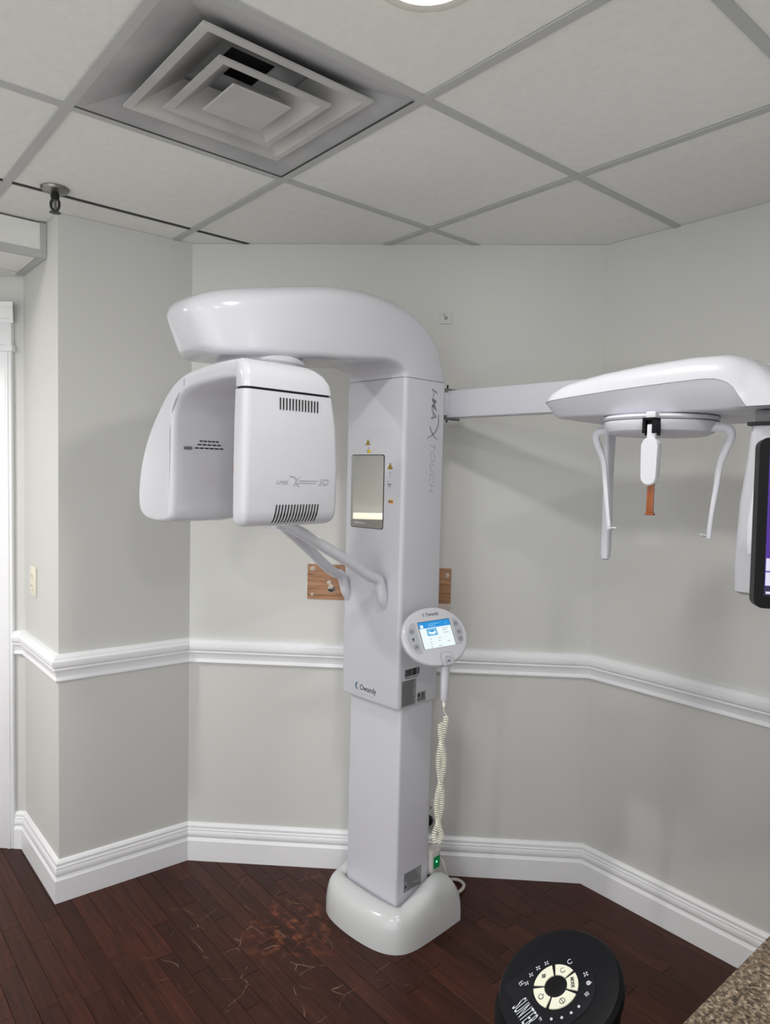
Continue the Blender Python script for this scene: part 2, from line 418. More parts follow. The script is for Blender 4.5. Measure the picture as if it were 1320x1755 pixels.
# ceiling: slab above, grid bars, single tiles
A0 = Vector((-0.7918, 1.7416)); G = 0.61
bm = bmesh.new(); box(bm, -3.2, 3.6, -1.3, 3.6, 2.60, 2.66)
ceil = tag(obj('ceiling', bm, 'tile', smooth=0), 'suspended ceiling of pale square tiles in a grey grid', kind='structure')
bm = bmesh.new(); box(bm, -0.2945, 0.2945, -0.2945, 0.2945, 0, 0.012, bev=0.001, seg=1)
tile_me = None
def gp(i, j): return A0 + I2 * (i * G) + J2 * (j * G)
def poly_out(p):   # well outside the room polygon
    if (p.x - P_IN2[0]) * 0.7637 + (p.y - P_IN2[1]) * 0.6455 > 0.45: return True
    if p.y > 3.25 or p.x < -3.2 or p.x > 3.5 or p.y < -1.2: return True
    return False
SOFX = None
for i in range(-4, 6):
    for j in range(-3, 8):
        c = gp(i + 0.5, j + 0.5)
        if poly_out(c) or (i == 0 and j == 0): continue
        if i <= -1 and j <= -3: continue
        if tile_me is None:
            o = obj('ceiling_tile', bm, 'tile', ceil, smooth=0); tile_me = o.data
        else:
            o = bpy.data.objects.new('ceiling_tile', tile_me); link(o, ceil)
        z = ZC + 0.004
        if j == -2 and i >= -1: c = c + J2 * -0.002
        o.location = (c.x, c.y, z); o.rotation_euler = (0, 0, YAW)
def bar(p, q, m='tee', w=0.012, z=ZC):
    d = (q - p); L = d.length
    b_ = bmesh.new(); box(b_, 0, L, -w, w, z, z + 0.0035); box(b_, 0, L, -0.0015, 0.0015, z + 0.0035, z + 0.03)
    return obj('grid_bar', b_, m, ceil, smooth=0, loc=(p.x, p.y, 0), rot=(0, 0, math.atan2(d.y, d.x)))
for j in range(-2, 8):
    a, b_ = -4, 5
    if j == -1:      # bar with the open dark joint beside it
        bar(gp(-4, j), gp(5, j), 'darktee', w=0.0055, z=ZC + 0.0015); continue
    bar(gp(a, j), gp(b_, j))
for i in range(-3, 6):
    bar(gp(i, -2), gp(i, 7), z=ZC - 0.0006)

# soffit: the lower strip of tiled ceiling over the door alcove
SZ = 2.315
s0 = Vector((-1.238, 2.562)); sd = -I2
sof = tag(obj('ceiling_soffit', box(bmesh.new(), 0, 0.0, 0, 0, 0, 0) if False else (lambda b__: (loft(b__, [[(p.x, p.y, z) for p in (s0 + I2 * -0.0 - J2 * 0.02, s0 + sd * 1.6 - J2 * 0.02, s0 + sd * 1.6 - J2 * 1.1, s0 - J2 * 0.345)] for z in (SZ + 0.03, ZC - 0.002)]), b__)[1])(bmesh.new()), 'tile', smooth=0),
          'low dropped ceiling box of tiles above the door alcove', kind='structure')
def quad_prism(name, p, q, r, s_, z0, z1, m, parent):
    b_ = bmesh.new(); loft(b_, [[(v.x, v.y, z) for v in (p, q, r, s_)] for z in (z0, z1)]); return obj(name, b_, m, parent, smooth=0)
# face: tile panel, bottom bar, end bar
quad_prism('face_tile', s0 + sd * 0.022, s0 + sd * 0.6, s0 + sd * 0.6 - J2 * 0.012, s0 + sd * 0.022 - J2 * 0.012, SZ + 0.026, ZC - 0.004, 'tile', sof)
quad_prism('face_tile', s0 + sd * 0.604, s0 + sd * 1.2, s0 + sd * 1.2 - J2 * 0.012, s0 + sd * 0.604 - J2 * 0.012, SZ + 0.026, ZC - 0.004, 'tile', sof)
quad_prism('edge_bar', s0 + J2 * 0.003 + sd * 0.001, s0 + J2 * 0.003 + sd * 1.25, s0 + sd * 1.25 - J2 * 0.018, s0 + sd * 0.001 - J2 * 0.018, SZ, SZ + 0.027, 'tee', sof)
quad_prism('edge_bar', s0 + J2 * 0.004 + sd * 0.001, s0 + J2 * 0.004 + sd * 0.022, s0 + sd * 0.022 - J2 * 0.016, s0 + sd * 0.001 - J2 * 0.016, SZ + 0.027, ZC - 0.002, 'tee', sof)
quad_prism('dark_joint', s0 + sd * 0.02 - J2 * 0.019, s0 + sd * 1.2 - J2 * 0.019, s0 + sd * 1.2 - J2 * 0.027, s0 + sd * 0.02 - J2 * 0.027, SZ + 0.004, SZ + 0.03, 'darktee', sof)
quad_prism('soffit_tile', s0 + sd * 0.03 - J2 * 0.028, s0 + sd * 0.6 - J2 * 0.028, s0 + sd * 0.6 - J2 * 0.27, s0 + sd * 0.03 - J2 * 0.27, SZ + 0.003, SZ + 0.03, 'tile', sof)
quad_prism('edge_bar', s0 - J2 * 0.018 + sd * 0.001, s0 - J2 * 0.018 + sd * 0.028, s0 + sd * 0.028 - J2 * 0.315, s0 + sd * 0.001 - J2 * 0.315, SZ + 0.001, SZ + 0.028, 'tee', sof)
quad_prism('soffit_tile', s0 + sd * 0.03 - J2 * 0.282, s0 + sd * 0.6 - J2 * 0.282, s0 + sd * 0.6 - J2 * 0.7, s0 + sd * 0.03 - J2 * 0.35, SZ + 0.003, SZ + 0.03, 'tile', sof)

# door casing in the alcove
dd = (Vector(P_DOOR) - Vector(P_ALC)).normalized(); dn = Vector((-dd.y, dd.x)) * 1.0
if dn.y > 0: dn = -dn
door = tag(empty('door_1', (CAS.x, CAS.y, 0), math.atan2(-dd.y, -dd.x)), 'white door with a moulded casing and crown at the left edge', kind='structure')
# local: -x runs left along the wall, -y towards the room
bm = bmesh.new()
for x0, x1, y in ((-0.11, 0, 0.020), (-0.098, -0.06, 0.026), (-0.024, -0.012, 0.024)):
    box(bm, x0, x1, -y, -0.0005, 0, 2.03, bev=0.002)
obj('casing', bm, 'trim', door)
bm = bmesh.new(); box(bm, -1.1, 0.003, -0.024, -0.0005, 2.03, 2.14, bev=0.002); box(bm, -1.1, 0.010, -0.030, -0.0005, 2.02, 2.045, bev=0.003); obj('header', bm, 'trim', door)
bm = bmesh.new()
prof = [(0.0, 2.13), (0.028, 2.13), (0.03, 2.145), (0.034, 2.15), (0.036, 2.165), (0.05, 2.185), (0.056, 2.188), (0.058, 2.205), (0.0, 2.207)]
loft(bm, [[(-1.1, -max(d, 0.0005), z) for d, z in prof], [(0.028 * 0 + d * 0.5, -max(d, 0.0005), z) for d, z in prof]])
obj('crown', bm, 'trim', door, smooth=28)
bm = bmesh.new(); box(bm, -0.99, -0.112, -0.012, -0.0005, 0.01, 2.018, bev=0.002); obj('door_leaf', bm, 'trim', door)
bm = bmesh.new()
for z0, z1 in ((0.2, 0.9), (1.05, 1.85)): box(bm, -0.9, -0.2, -0.018, -0.011, z0, z1, bev=0.004)
obj('door_panels', bm, 'trim', door)

# ------------------------------------------------------------------ lamps and ceiling fittings
def downlight(x, y, watts, label, spot=True):
    root = tag(empty('downlight', (x, y, ZC - 0.001)), label, 'ceiling light', 'round recessed downlights')
    b_ = bmesh.new(); lathe(b_, [(0.082, 0.0), (0.102, -0.002), (0.105, -0.005), (0.098, -0.008), (0.084, -0.006), (0.08, 0.0)], 40, cap0=False, cap1=False)
    obj('trim_ring', b_, 'lamptrim', root)
    b_ = bmesh.new(); lathe(b_, [(0.083, 0.001), (0.083, -0.003), (0.05, -0.0045), (0.001, -0.005)], 40)
    obj('lens', b_, 'lens', root)
    l = bpy.data.lights.new('lamp', 'AREA'); l.shape = 'DISK'; l.size = 0.15; l.energy = watts; l.color = (1.0, 0.985, 0.955)
    lo = bpy.data.objects.new('lamp', l); link(lo, root); lo.location = (0, 0, -0.009)
    return root
downlight(0.05, 1.25, KEY_W, 'bright round downlight cut off by the top edge of the picture')
downlight(-2.25, 1.55, HALL_W, 'round downlight out of view over the passage by the door')  # unseen lamp added for the strong light from the passage
downlight(0.3, -0.3, REAR_W, 'round downlight out of view behind the camera at right')  # unseen lamp added as fill
downlight(-1.2, -0.4, REAR_W, 'round downlight out of view behind the camera at left')  # second unseen fill lamp, also added

dc = gp(0.5, 0.5)
root = tag(empty('ceiling_diffuser', (dc.x, dc.y, ZC), YAW), 'square white stepped air diffuser with grey dust in the ceiling grid', 'air vent')
def sq(h, z): return [(h, h, z), (-h, h, z), (-h, -h, z), (h, -h, z)]
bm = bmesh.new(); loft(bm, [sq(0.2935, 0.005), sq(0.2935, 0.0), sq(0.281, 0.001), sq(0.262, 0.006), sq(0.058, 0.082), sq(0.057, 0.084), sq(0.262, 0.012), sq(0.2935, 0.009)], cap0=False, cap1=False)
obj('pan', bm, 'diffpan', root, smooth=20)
bm = bmesh.new(); lathe(bm, [(0.085, 0.0835), (0.085, 0.12), (0.001, 0.121)], 32, cap0=False); obj('duct_opening', bm, 'duct', root)
cx, cy = 0.006, -0.012
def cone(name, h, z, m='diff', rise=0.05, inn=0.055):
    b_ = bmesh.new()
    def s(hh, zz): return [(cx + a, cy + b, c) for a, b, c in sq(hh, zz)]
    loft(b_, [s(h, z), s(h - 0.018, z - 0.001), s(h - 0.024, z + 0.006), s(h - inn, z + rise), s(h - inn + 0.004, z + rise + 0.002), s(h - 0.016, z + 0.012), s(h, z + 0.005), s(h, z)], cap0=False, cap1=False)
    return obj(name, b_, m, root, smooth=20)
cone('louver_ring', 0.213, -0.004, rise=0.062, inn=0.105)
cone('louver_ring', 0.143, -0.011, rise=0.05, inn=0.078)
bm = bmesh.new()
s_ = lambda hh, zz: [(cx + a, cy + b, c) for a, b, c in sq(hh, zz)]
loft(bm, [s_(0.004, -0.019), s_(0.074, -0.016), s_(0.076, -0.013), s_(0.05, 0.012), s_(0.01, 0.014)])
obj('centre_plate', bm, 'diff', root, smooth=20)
for dims in ((0.2865, 0.2925, -0.285, 0.2925, -0.0007, 0.0005), (-0.2925, 0.2865, 0.2865, 0.2925, -0.0007, 0.0005)): boxobj('dark_joint', dims, 'darktee', root)

root = tag(empty('sprinkler_head', (-1.06, 2.25, ZC)), 'small chrome fire sprinkler hanging from the ceiling tile', 'sprinkler')
bm = bmesh.new(); lathe(bm, [(0.042, 0.0035), (0.042, 0.0), (0.038, -0.006), (0.02, -0.012), (0.012, -0.013)], 32); obj('escutcheon', bm, 'chrome', root)
bm = bmesh.new(); lathe(bm, [(0.010, -0.012), (0.013, -0.018), (0.013, -0.028), (0.009, -0.032)], 20)
for s in (-1, 1): tube(bm, catmull([(s * 0.006, 0, -0.028), (s * 0.0125, 0, -0.040), (s * 0.0115, 0, -0.056), (s * 0.003, 0, -0.068)], 5), 0.0045, 8)
obj('frame', bm, 'steel', root)
bm = bmesh.new(); lathe(bm, [(0.004, -0.03), (0.005, -0.045), (0.004, -0.062)], 10); obj('bulb', bm, 'chrome', root)
bm = bmesh.new(); lathe(bm, [(0.004, -0.066), (0.016, -0.070), (0.0175, -0.072), (0.004, -0.074)], 24); obj('deflector', bm, 'steel', root)

# ------------------------------------------------------------------ X-ray machine
# machine frame: x = sideways to the skull arm, y = towards its back, z up; l, b are distances along those axes
L0, B0 = -1.69, 1.74
S = math.sqrt(0.5)
mach = tag(empty('xray_machine', (S * (L0 + B0), S * (B0 - L0), 0), -PI / 4),
           'tall white glossy dental panoramic X-ray machine with overhead arm and skull arm', 'x-ray machine')
def X(l): return l - L0
def Y(b): return b - B0
FX = lambda l, b, z: (l - L0, b - B0, z)
SIDE = lambda l, b, z: frame(FX(l, b, z), (0, 1, 0), (0, 0, 1), (1, 0, 0))        # on a face looking sideways (+x)
FRONT = lambda l, b, z: frame(FX(l, b, z), (1, 0, 0), (0, 0, 1), (0, -1, 0))      # on a face looking to the front (-y)

# base shoe: wraps the column from the left rear round the front to the right rear
def shoe():
    outer = catmull([(-0.206, 0.17), (-0.208, 0.05), (-0.204, -0.07), (-0.175, -0.130), (-0.11, -0.163), (0, -0.174), (0.11, -0.163), (0.175, -0.130), (0.204, -0.07), (0.208, 0.05), (0.206, 0.17)], 6)
    inner = catmull([(-0.140, 0.17), (-0.137, 0.05), (-0.134, -0.05), (-0.131, -0.078), (-0.07, -0.088), (0, -0.090), (0.07, -0.088), (0.131, -0.078), (0.134, -0.05), (0.137, 0.05), (0.140, 0.17)], 6)
    rings = []
    for (ox, oy), (ix, iy) in zip(outer, inner):
        t = max(0.0, min(1.0, (oy + 0.11) / 0.22)); t = t * t * (3 - 2 * t)
        e = max(0.0, (oy - 0.10) / 0.07)           # rear ends fall away
        h = 0.125 + 0.055 * t - 0.06 * e * e
        def mixp(k, z): return (ox + (ix - ox) * k, oy + (iy - oy) * k, z)
        rings.append([mixp(0, 0), mixp(0.0, h * 0.30), mixp(0.05, h * 0.56), mixp(0.14, h * 0.76), mixp(0.28, h * 0.90), mixp(0.5, h * 0.975), mixp(0.75, h), mixp(0.93, h * 0.985), mixp(1.0, h * 0.93), mixp(1.0, 0)])
    b_ = bmesh.new(); loft(b_, rings); return b_
base = obj('base', shoe(), 'basew', mach, smooth=50)
bm = bmesh.new(); box(bm, -0.134, 0.134, -0.085, 0.15, 0.0, 0.07); obj('foot_plate', bm, 'slot', mach)

bm = bmesh.new(); rr_loft(bm, [(0.07, -0.125, 0.125, -0.08, 0.085, 0.010), (0.83, -0.125, 0.125, -0.08, 0.085, 0.010)], 5)
lowc = obj('lower_column', bm, 'powder', mach)
bm = bmesh.new(); box(bm, 0.1252, 0.1256, Y(1.697), Y(1.785), 0.150, 0.218); lb = obj('rating_label', bm, 'label', lowc)
bm = bmesh.new()
rl = random.Random(5)
for k in range(9):
    z = 0.209 - k * 0.0066; x0 = Y(1.702) + (0.012 if k > 3 else 0)
    box(bm, 0.1257, 0.1258, x0, x0 + 0.03 + rl.random() * 0.04, z, z + 0.0022)
box(bm, 0.1257, 0.1258, Y(1.701), Y(1.711), 0.163, 0.173)
obj('label_print', bm, 'ink', lowc)

# carriage
CX0, CX1, CY0, CY1 = -0.14, 0.14, Y(1.63), Y(1.83)
bm = bmesh.new()
rr_loft(bm, [(0.800, -0.134, 0.134, CY0 + 0.006, CY1 - 0.004, 0.012), (0.803, -0.138, 0.138, CY0 + 0.002, CY1 - 0.001, 0.014), (0.810, CX0, CX1, CY0, CY1, 0.015), (1.8825, CX0, CX1, CY0, CY1, 0.015)], 6)
car = obj('carriage', bm, 'plastic', mach)
bm = bmesh.new(); rr_loft(bm, [(1.8825, CX0 + 0.0015, CX1 - 0.0015, CY0 + 0.0015, CY1 - 0.0015, 0.014), (1.8845, CX0 + 0.0015, CX1 - 0.0015, CY0 + 0.0015, CY1 - 0.0015, 0.014)], 6); obj('seam', bm, 'seam', car)
# mirror
bm = bmesh.new(); loft(bm, [[(x, CY0 - d, z) for x, z in rrect(X(-1.797), X(-1.637), 1.3885, 1.6365, 0.008)] for d in (-0.001, 0.0012)]); obj('mirror_edge', bm, 'slot', car)
bm = bmesh.new(); loft(bm, [[(x, CY0 - d, z) for x, z in rrect(X(-1.7955), X(-1.6395), 1.391, 1.6340, 0.007)] for d in (0.0012, 0.0018)]); obj('mirror', bm, 'mirror', car)
bm = bmesh.new(); box(bm, X(-1.7935), X(-1.6415), CY0 - 0.0020, CY0 - 0.0018, 1.3925, 1.4155); obj('mirror_strip', bm, 'strip', car)
bm = bmesh.new()
for k in range(7): box(bm, X(-1.775 + k * 0.0075), X(-1.775 + k * 0.0075 + 0.005), CY0 - 0.0022, CY0 - 0.0020, 1.402, 1.407)
obj('strip_print', bm, 'icon', car)
# warning stickers
def tri(l, z, s):
    b_ = bmesh.new(); loft(b_, [[(X(l) + s * math.cos(a), CY0 - d, z + s * math.sin(a)) for a in (PI / 2, PI * 7 / 6, PI * 11 / 6)] for d in (0, 0.0006)]); o = obj('warning_sticker', b_, 'slot', car)
    b_ = bmesh.new(); loft(b_, [[(X(l) + s * 0.72 * math.cos(a), CY0 - d, z + s * 0.72 * math.sin(a)) for a in (PI / 2, PI * 7 / 6, PI * 11 / 6)] for d in (0.0006, 0.0009)]); obj('warning_face', b_, 'yellow', car)
    b_ = bmesh.new(); loft(b_, [[(X(l) + s * 0.22 * math.cos(a), CY0 - d, z + s * 0.3 * math.sin(a)) for a in [2 * PI * k / 8 for k in range(8)]] for d in (0.0009, 0.0011)]); obj('warning_mark', b_, 'slot', car)
tri(-1.719, 1.675, 0.013); tri(-1.611, 1.596, 0.014)
def lab(l0, l1, z0, z1, m, d=0.0006, nm='laser_label'):
    b_ = bmesh.new(); box(b_, X(l0), X(l1), CY0 - d, CY0 + 0.0002, z0, z1); obj(nm, b_, m, car)
lab(-1.720, -1.704, 1.642, 1.652, 'yellow'); lab(-1.7203, -1.7178, 1.6425, 1.6515, 'slot', 0.0008, 'label_mark')
lab(-1.614, -1.593, 1.477, 1.489, 'orange'); lab(-1.6135, -1.610, 1.478, 1.488, 'slot', 0.0008, 'label_mark'); lab(-1.608, -1.596, 1.4815, 1.4845, 'ink', 0.0008, 'label_mark')
lab(-1.7175, -1.714, 1.656, 1.660, 'ink', 0.0006, 'label_mark')
lab(-1.6125, -1.6115, 1.56, 1.582, 'grey_ink', 0.0004, 'label_mark'); lab(-1.616, -1.606, 1.5775, 1.5795, 'grey_ink', 0.0004, 'label_mark')
lab(-1.621, -1.604, 1.536, 1.541, 'grey_ink', 0.0004, 'label_mark'); lab(-1.618, -1.608, 1.530, 1.533, 'grey_ink', 0.0004, 'label_mark'); lab(-1.619, -1.616, 1.546, 1.550, 'ink', 0.0004, 'label_mark')
# lettering on the carriage
text('lettering', 'Owandy', 0.0275, 'ink', car, frame((X(-1.733), CY0 - 0.0004, 0.8295), (1, 0, 0), (0, 0, 1), (0, -1, 0)), sx=0.86)
bm = bmesh.new()
loft(bm, [[(X(-1.745) + (0.0115 * math.cos(a) if side == 0 else 0.008 * math.cos(a) + 0.0045), CY0 - d, 0.840 + (0.0125 if side == 0 else 0.0105) * math.sin(a)) for side, a in [(0, math.radians(60 + 15 * k)) for k in range(17)] + [(1, math.radians(300 - 15 * k)) for k in range(17)]] for d in (0, 0.0006)])
obj('logo_crescent', bm, 'blue_ink', car)
bm = bmesh.new()
for k in range(12): box(bm, X(-1.732 + 0.006 * k), X(-1.732 + 0.006 * k + 0.004), CY0 - 0.0004, CY0, 0.8155, 0.8175)
obj('lettering_line', bm, 'pale_ink', car)
# vertical name on the side face, reading downwards
def down(l, b, z): return frame((X(l) + 0.0004, Y(b), z), (0, 0, -1), (0, 1, 0), (1, 0, 0))
text('lettering', 'I-MA', 0.036, 'grey_ink', car, down(-1.55, 1.757, 1.862), shear=0.25, sx=1.42, bold=0.0005)
bm = bmesh.new()
def stroke(pts, w, x=0.1404, th=0.0005):
    pts = catmull(pts, 6); rings = []
    for i, (b_, z) in enumerate(pts):
        p0 = Vector(pts[max(i - 1, 0)]); p1 = Vector(pts[min(i + 1, len(pts) - 1)]); t = (p1 - p0).normalized(); n = Vector((-t.y, t.x)) * w * (0.45 + 0.55 * math.sin(PI * min(1, 0.15 + i / len(pts))))
        rings.append([(x, Y(b_ + n.x), z + n.y), (x, Y(b_ - n.x), z - n.y), (x + th, Y(b_ - n.x), z - n.y), (x + th, Y(b_ + n.x), z + n.y)])
    loft(bm, rings)
stroke([(1.792, 1.775), (1.793, 1.750), (1.786, 1.727), (1.770, 1.710), (1.750, 1.699), (1.738, 1.694)], 0.0028, 0.1402)
stroke([(1.750, 1.733), (1.762, 1.713), (1.776, 1.699), (1.790, 1.692)], 0.0026, 0.1402)
obj('lettering_swash', bm, 'grey_ink', car)
text('lettering', 'TOUCH', 0.034, 'pale_ink', car, down(-1.55, 1.756, 1.688), shear=0.3, sx=1.42, bold=-0.0006)
# stickers near the bottom of the side face
def sbox(b0, b1, z0, z1, m, nm, th=0.0004, parent=car, l=-1.55):
    b_ = bmesh.new(); box(b_, X(l), X(l) + th, Y(b0), Y(b1), z0, z1); return obj(nm, b_, m, parent)
bm = bmesh.new()
rb = random.Random(11); b = 1.660
while b < 1.730:
    w = rb.choice((0.0008, 0.0012, 0.0022)); box(bm, 0.14, 0.1405, Y(b), Y(min(b + w, 1.731)), 0.906, 0.930); b += w + rb.choice((0.0007, 0.001, 0.0016))
for k in range(9): box(bm, 0.14, 0.1405, Y(1.664 + k * 0.0072), Y(1.664 + k * 0.0072 + 0.0045), 0.899, 0.9025)
obj('barcode', bm, 'slot', car)
sbox(1.6465, 1.7165, 0.806, 0.894, 'label', 'data_label')
bm = bmesh.new()
for k in range(22): box(bm, 0.1404, 0.1406, Y(1.6485), Y(1.700 + rb.random() * 0.013), 0.810 + k * 0.0038, 0.8116 + k * 0.0038)
obj('label_print', bm, 'ink', car)
sbox(1.7225, 1.7665, 0.808, 0.842, 'label', 'data_label')
bm = bmesh.new()
box(bm, 0.1404, 0.1406, Y(1.723), Y(1.766), 0.816, 0.819)
for k in range(5): box(bm, 0.1404, 0.1406, Y(1.744), Y(1.757 + rb.random() * 0.006), 0.8215 + k * 0.0036, 0.8238 + k * 0.0036)
lathe_pts = [(0.1404, Y(1.732) + 0.006 * math.cos(a), 0.831 + 0.007 * math.sin(a)) for a in [2 * PI * k / 12 for k in range(12)]]
loft(bm, [lathe_pts, [(x + 0.0003, y, z) for x, y, z in lathe_pts]])
obj('label_print', bm, 'slot', car)

# overhead arm
O_ = [(1.83, 1.8845), (1.818, 1.92), (1.795, 1.965), (1.757, 2.012), (1.70, 2.045), (1.62, 2.066), (1.49, 2.075), (1.34, 2.064), (1.207, 2.036), (1.10, 2.012), (1.03, 1.997), (0.975, 1.986), (0.935, 1.977), (0.915, 1.968), (0.910, 1.960)]
I_ = [(1.63, 1.8845), (1.624, 1.90), (1.606, 1.913), (1.580, 1.921), (1.55, 1.923), (1.50, 1.918), (1.42, 1.908), (1.30, 1.897), (1.19, 1.886), (1.10, 1.880), (1.05, 1.876), (1.005, 1.874), (0.972, 1.876), (0.950, 1.884), (0.938, 1.893)]
Wd = [0.14, 0.14, 0.14, 0.14, 0.14, 0.14, 0.14, 0.14, 0.14, 0.139, 0.130, 0.113, 0.088, 0.060, 0.034]
Cr = [0.0, 0.006, 0.014, 0.03, 0.048, 0.062, 0.066, 0.064, 0.062, 0.060, 0.057, 0.050, 0.036, 0.020, 0.006]
st = catmull([(o[0], o[1], i[0], i[1], w, c) for o, i, w, c in zip(O_, I_, Wd, Cr)], 5)
rings = []
for ob, oz, ib, iz, w, c in st:
    v = Vector((ob - ib, oz - iz)); ln = v.length; v /= ln
    f = min(0.022, ln * 0.2); half = [(0.0, 0.0), (w * 0.5, 0.0), (w - f, 0.0)]
    half += [(w - f + f * math.sin(a), f - f * math.cos(a)) for a in (PI / 8, PI / 4, 3 * PI / 8, PI / 2)]
    fo = 0.012 if c < 0.012 else 0.004
    half += [(w, ln * 0.5), (w, ln - fo)]
    for k in range(1, 10):
        a = k * PI / 18
        half.append((w * math.cos(a) ** 0.62, ln - fo + (c + fo) * math.sin(a) ** 0.9))
    half.append((0.0, ln + c))
    ring = half + [(-x, h) for x, h in reversed(half[1:-1])]
    rings.append([(x, Y(ib + v.x * h), iz + v.y * h) for x, h in ring])
bm = bmesh.new(); loft(bm, rings)
arm = obj('overhead_arm', bm, 'plastic', mach, smooth=40)

# rotating joint and arch with tube head
bm = bmesh.new(); lathe(bm, [(0.085, 1.840), (0.118, 1.846), (0.121, 1.853), (0.114, 1.857)], 48, c=FX(-1.675, 1.165, 0)); rj = obj('rotation_joint', bm, 'inner', mach)
bm = bmesh.new(); lathe(bm, [(0.110, 1.857), (0.110, 1.864)], 48, c=FX(-1.675, 1.165, 0)); obj('joint_gap', bm, 'slot', rj)
bm = bmesh.new(); lathe(bm, [(0.118, 1.864), (0.124, 1.872), (0.124, 1.880), (0.11, 1.893)], 48, c=FX(-1.675, 1.165, 0)); obj('upper_ring', bm, 'inner', rj)
cont = [(-1.424, 1.778), (-1.424, 1.806), (-1.434, 1.830), (-1.456, 1.844), (-1.50, 1.848), (-1.60, 1.846), (-1.70, 1.836), (-1.765, 1.818), (-1.815, 1.789), (-1.858, 1.752), (-1.915, 1.692), (-1.960, 1.622), (-1.984, 1.556), (-1.993, 1.495), (-1.985, 1.452), (-1.958, 1.430), (-1.915, 1.421), (-1.85, 1.421), (-1.805, 1.428),
        (-1.789, 1.447), (-1.786, 1.50), (-1.786, 1.60), (-1.784, 1.68), (-1.770, 1.735), (-1.735, 1.772), (-1.68, 1.789), (-1.60, 1.797), (-1.52, 1.800), (-1.482, 1.797), (-1.466, 1.786), (-1.462, 1.776)]
def arch():
    pts = catmull(cont, 3)
    n = len(pts)
    # outward normals for insets
    def inset(d):
        out = []
        for i, p in enumerate(pts):
            a = Vector(pts[i - 1]); b_ = Vector(pts[(i + 1) % n]); t = (b_ - a).normalized(); nn = Vector((-t.y, t.x))
            out.append((p[0] - nn.x * d, p[1] - nn.y * d))
        return out
    # contour runs counter-clockwise seen from the front -> (-t.y, t.x) points inwards or outwards; fix by area sign
    area = sum(pts[i - 1][0] * pts[i][1] - pts[i][0] * pts[i - 1][1] for i in range(n))
    sg = 1 if area < 0 else -1
    rings = []
    for b_, d in ((0.950, 0.014), (0.9515, 0.009), (0.957, 0.004), (0.967, 0.0), (1.13, 0.0), (1.17, 0.004), (1.187, 0.008), (1.195, 0.013)):
        rings.append([(X(x), Y(b_), z) for x, z in inset(sg * d)])
    bb = bmesh.new(); loft(bb, rings); bmesh.ops.triangulate(bb, faces=[f for f in bb.faces if len(f.verts) > 4], quad_method='BEAUTY', ngon_method='EAR_CLIP'); return bb
head = obj('tube_head_arch', arch(), 'plastic', mach, smooth=32)
# inner vents of the tube head
bm = bmesh.new()
for row, (z, b0, b1) in enumerate(((1.652, 1.035, 1.100), (1.642, 1.028, 1.108), (1.632, 1.020, 1.116))):
    nn = 5 + row // 2
    for k in range(nn):
        u0_ = b0 + (b1 - b0) * k / nn; boxobj('vent_slot', (X(-1.786), X(-1.7845), Y(u0_), Y(u0_ + (b1 - b0) / nn * 0.75), z, z + 0.0036), 'slot', head)
bm = bmesh.new(); loft(bm, [[(x, Y(y), z) for y, z in rrect(0.985, 1.012, 1.628, 1.637, 0.0045)] for x in (X(-1.787), X(-1.784))]); obj('light_slot', bm, 'seam', head)
# arch seam lines
bm = bmesh.new(); box(bm, X(-1.7215), X(-1.720), Y(0.9494), Y(0.9510), 1.795, 1.816); obj('arch_seam', bm, 'seam', head)

# sensor head (near the camera, carries the name)
bm = bmesh.new()
def sst(z, l0, l1, b0, b1, r=0.014): return (z, X(l0), X(l1), Y(b0), Y(b1), r)
rr_loft(bm, [sst(1.4365, -1.452, -1.440, 0.958, 1.205, 0.004), sst(1.4385, -1.460, -1.430, 0.948, 1.214, 0.010), sst(1.444, -1.464, -1.421, 0.940, 1.222), sst(1.455, -1.466, -1.414, 0.9355, 1.229, 0.016), sst(1.475, -1.466, -1.410, 0.934, 1.232, 0.018),
             sst(1.58, -1.466, -1.408, 0.934, 1.233, 0.018), sst(1.69, -1.466, -1.409, 0.935, 1.226, 0.018), sst(1.768, -1.466, -1.411, 0.937, 1.212, 0.018)], 6)
sen = obj('sensor_head', bm, 'plastic', mach, smooth=40)
bm = bmesh.new(); rr_loft(bm, [(1.768, X(-1.462), X(-1.4165), Y(0.943), Y(1.206), 0.014), (1.778, X(-1.462), X(-1.4165), Y(0.943), Y(1.206), 0.014)], 6); obj('gap', bm, 'slot', sen)
bm = bmesh.new()
rr_loft(bm, [sst(1.774, -1.464, -1.411, 0.938, 1.2115, 0.018), sst(1.800, -1.466, -1.413, 0.938, 1.206, 0.018), sst(1.820, -1.470, -1.420, 0.940, 1.192, 0.018), sst(1.834, -1.475, -1.431, 0.945, 1.172, 0.016), sst(1.842, -1.480, -1.444, 0.952, 1.150, 0.012), sst(1.8455, -1.484, -1.456, 0.96, 1.13, 0.008)], 6)
obj('top_cover', bm, 'plastic', sen, smooth=40)
bm = bmesh.new()
for k in range(13):
    b_ = 1.036 + k * 0.0098; boxobj('vent_slot', (X(-1.411), X(-1.4078), Y(b_), Y(b_ + 0.0026), 1.7255, 1.7545), 'slot', sen)
for k in range(15):
    b_ = 1.0295 + k * 0.0094; bm = bmesh.new()
    pts = [(-1.4085, 1.4905), (-1.4085, 1.478), (-1.4100, 1.464), (-1.4135, 1.4535), (-1.419, 1.4465), (-1.425, 1.4415)]
    rings = []
    for l, z in pts:
        k2 = (1.49 - z) * 0.16
        rings.append([(X(l) + 0.0004, Y(b_ - k2), z), (X(l) + 0.0004, Y(b_ - k2 + 0.0028), z), (X(l) - 0.003, Y(b_ - k2 + 0.0028), z + 0.001), (X(l) - 0.003, Y(b_ - k2), z + 0.001)])
    loft(bm, rings); obj('vent_slot', bm, 'slot', sen)
xf = -1.4078
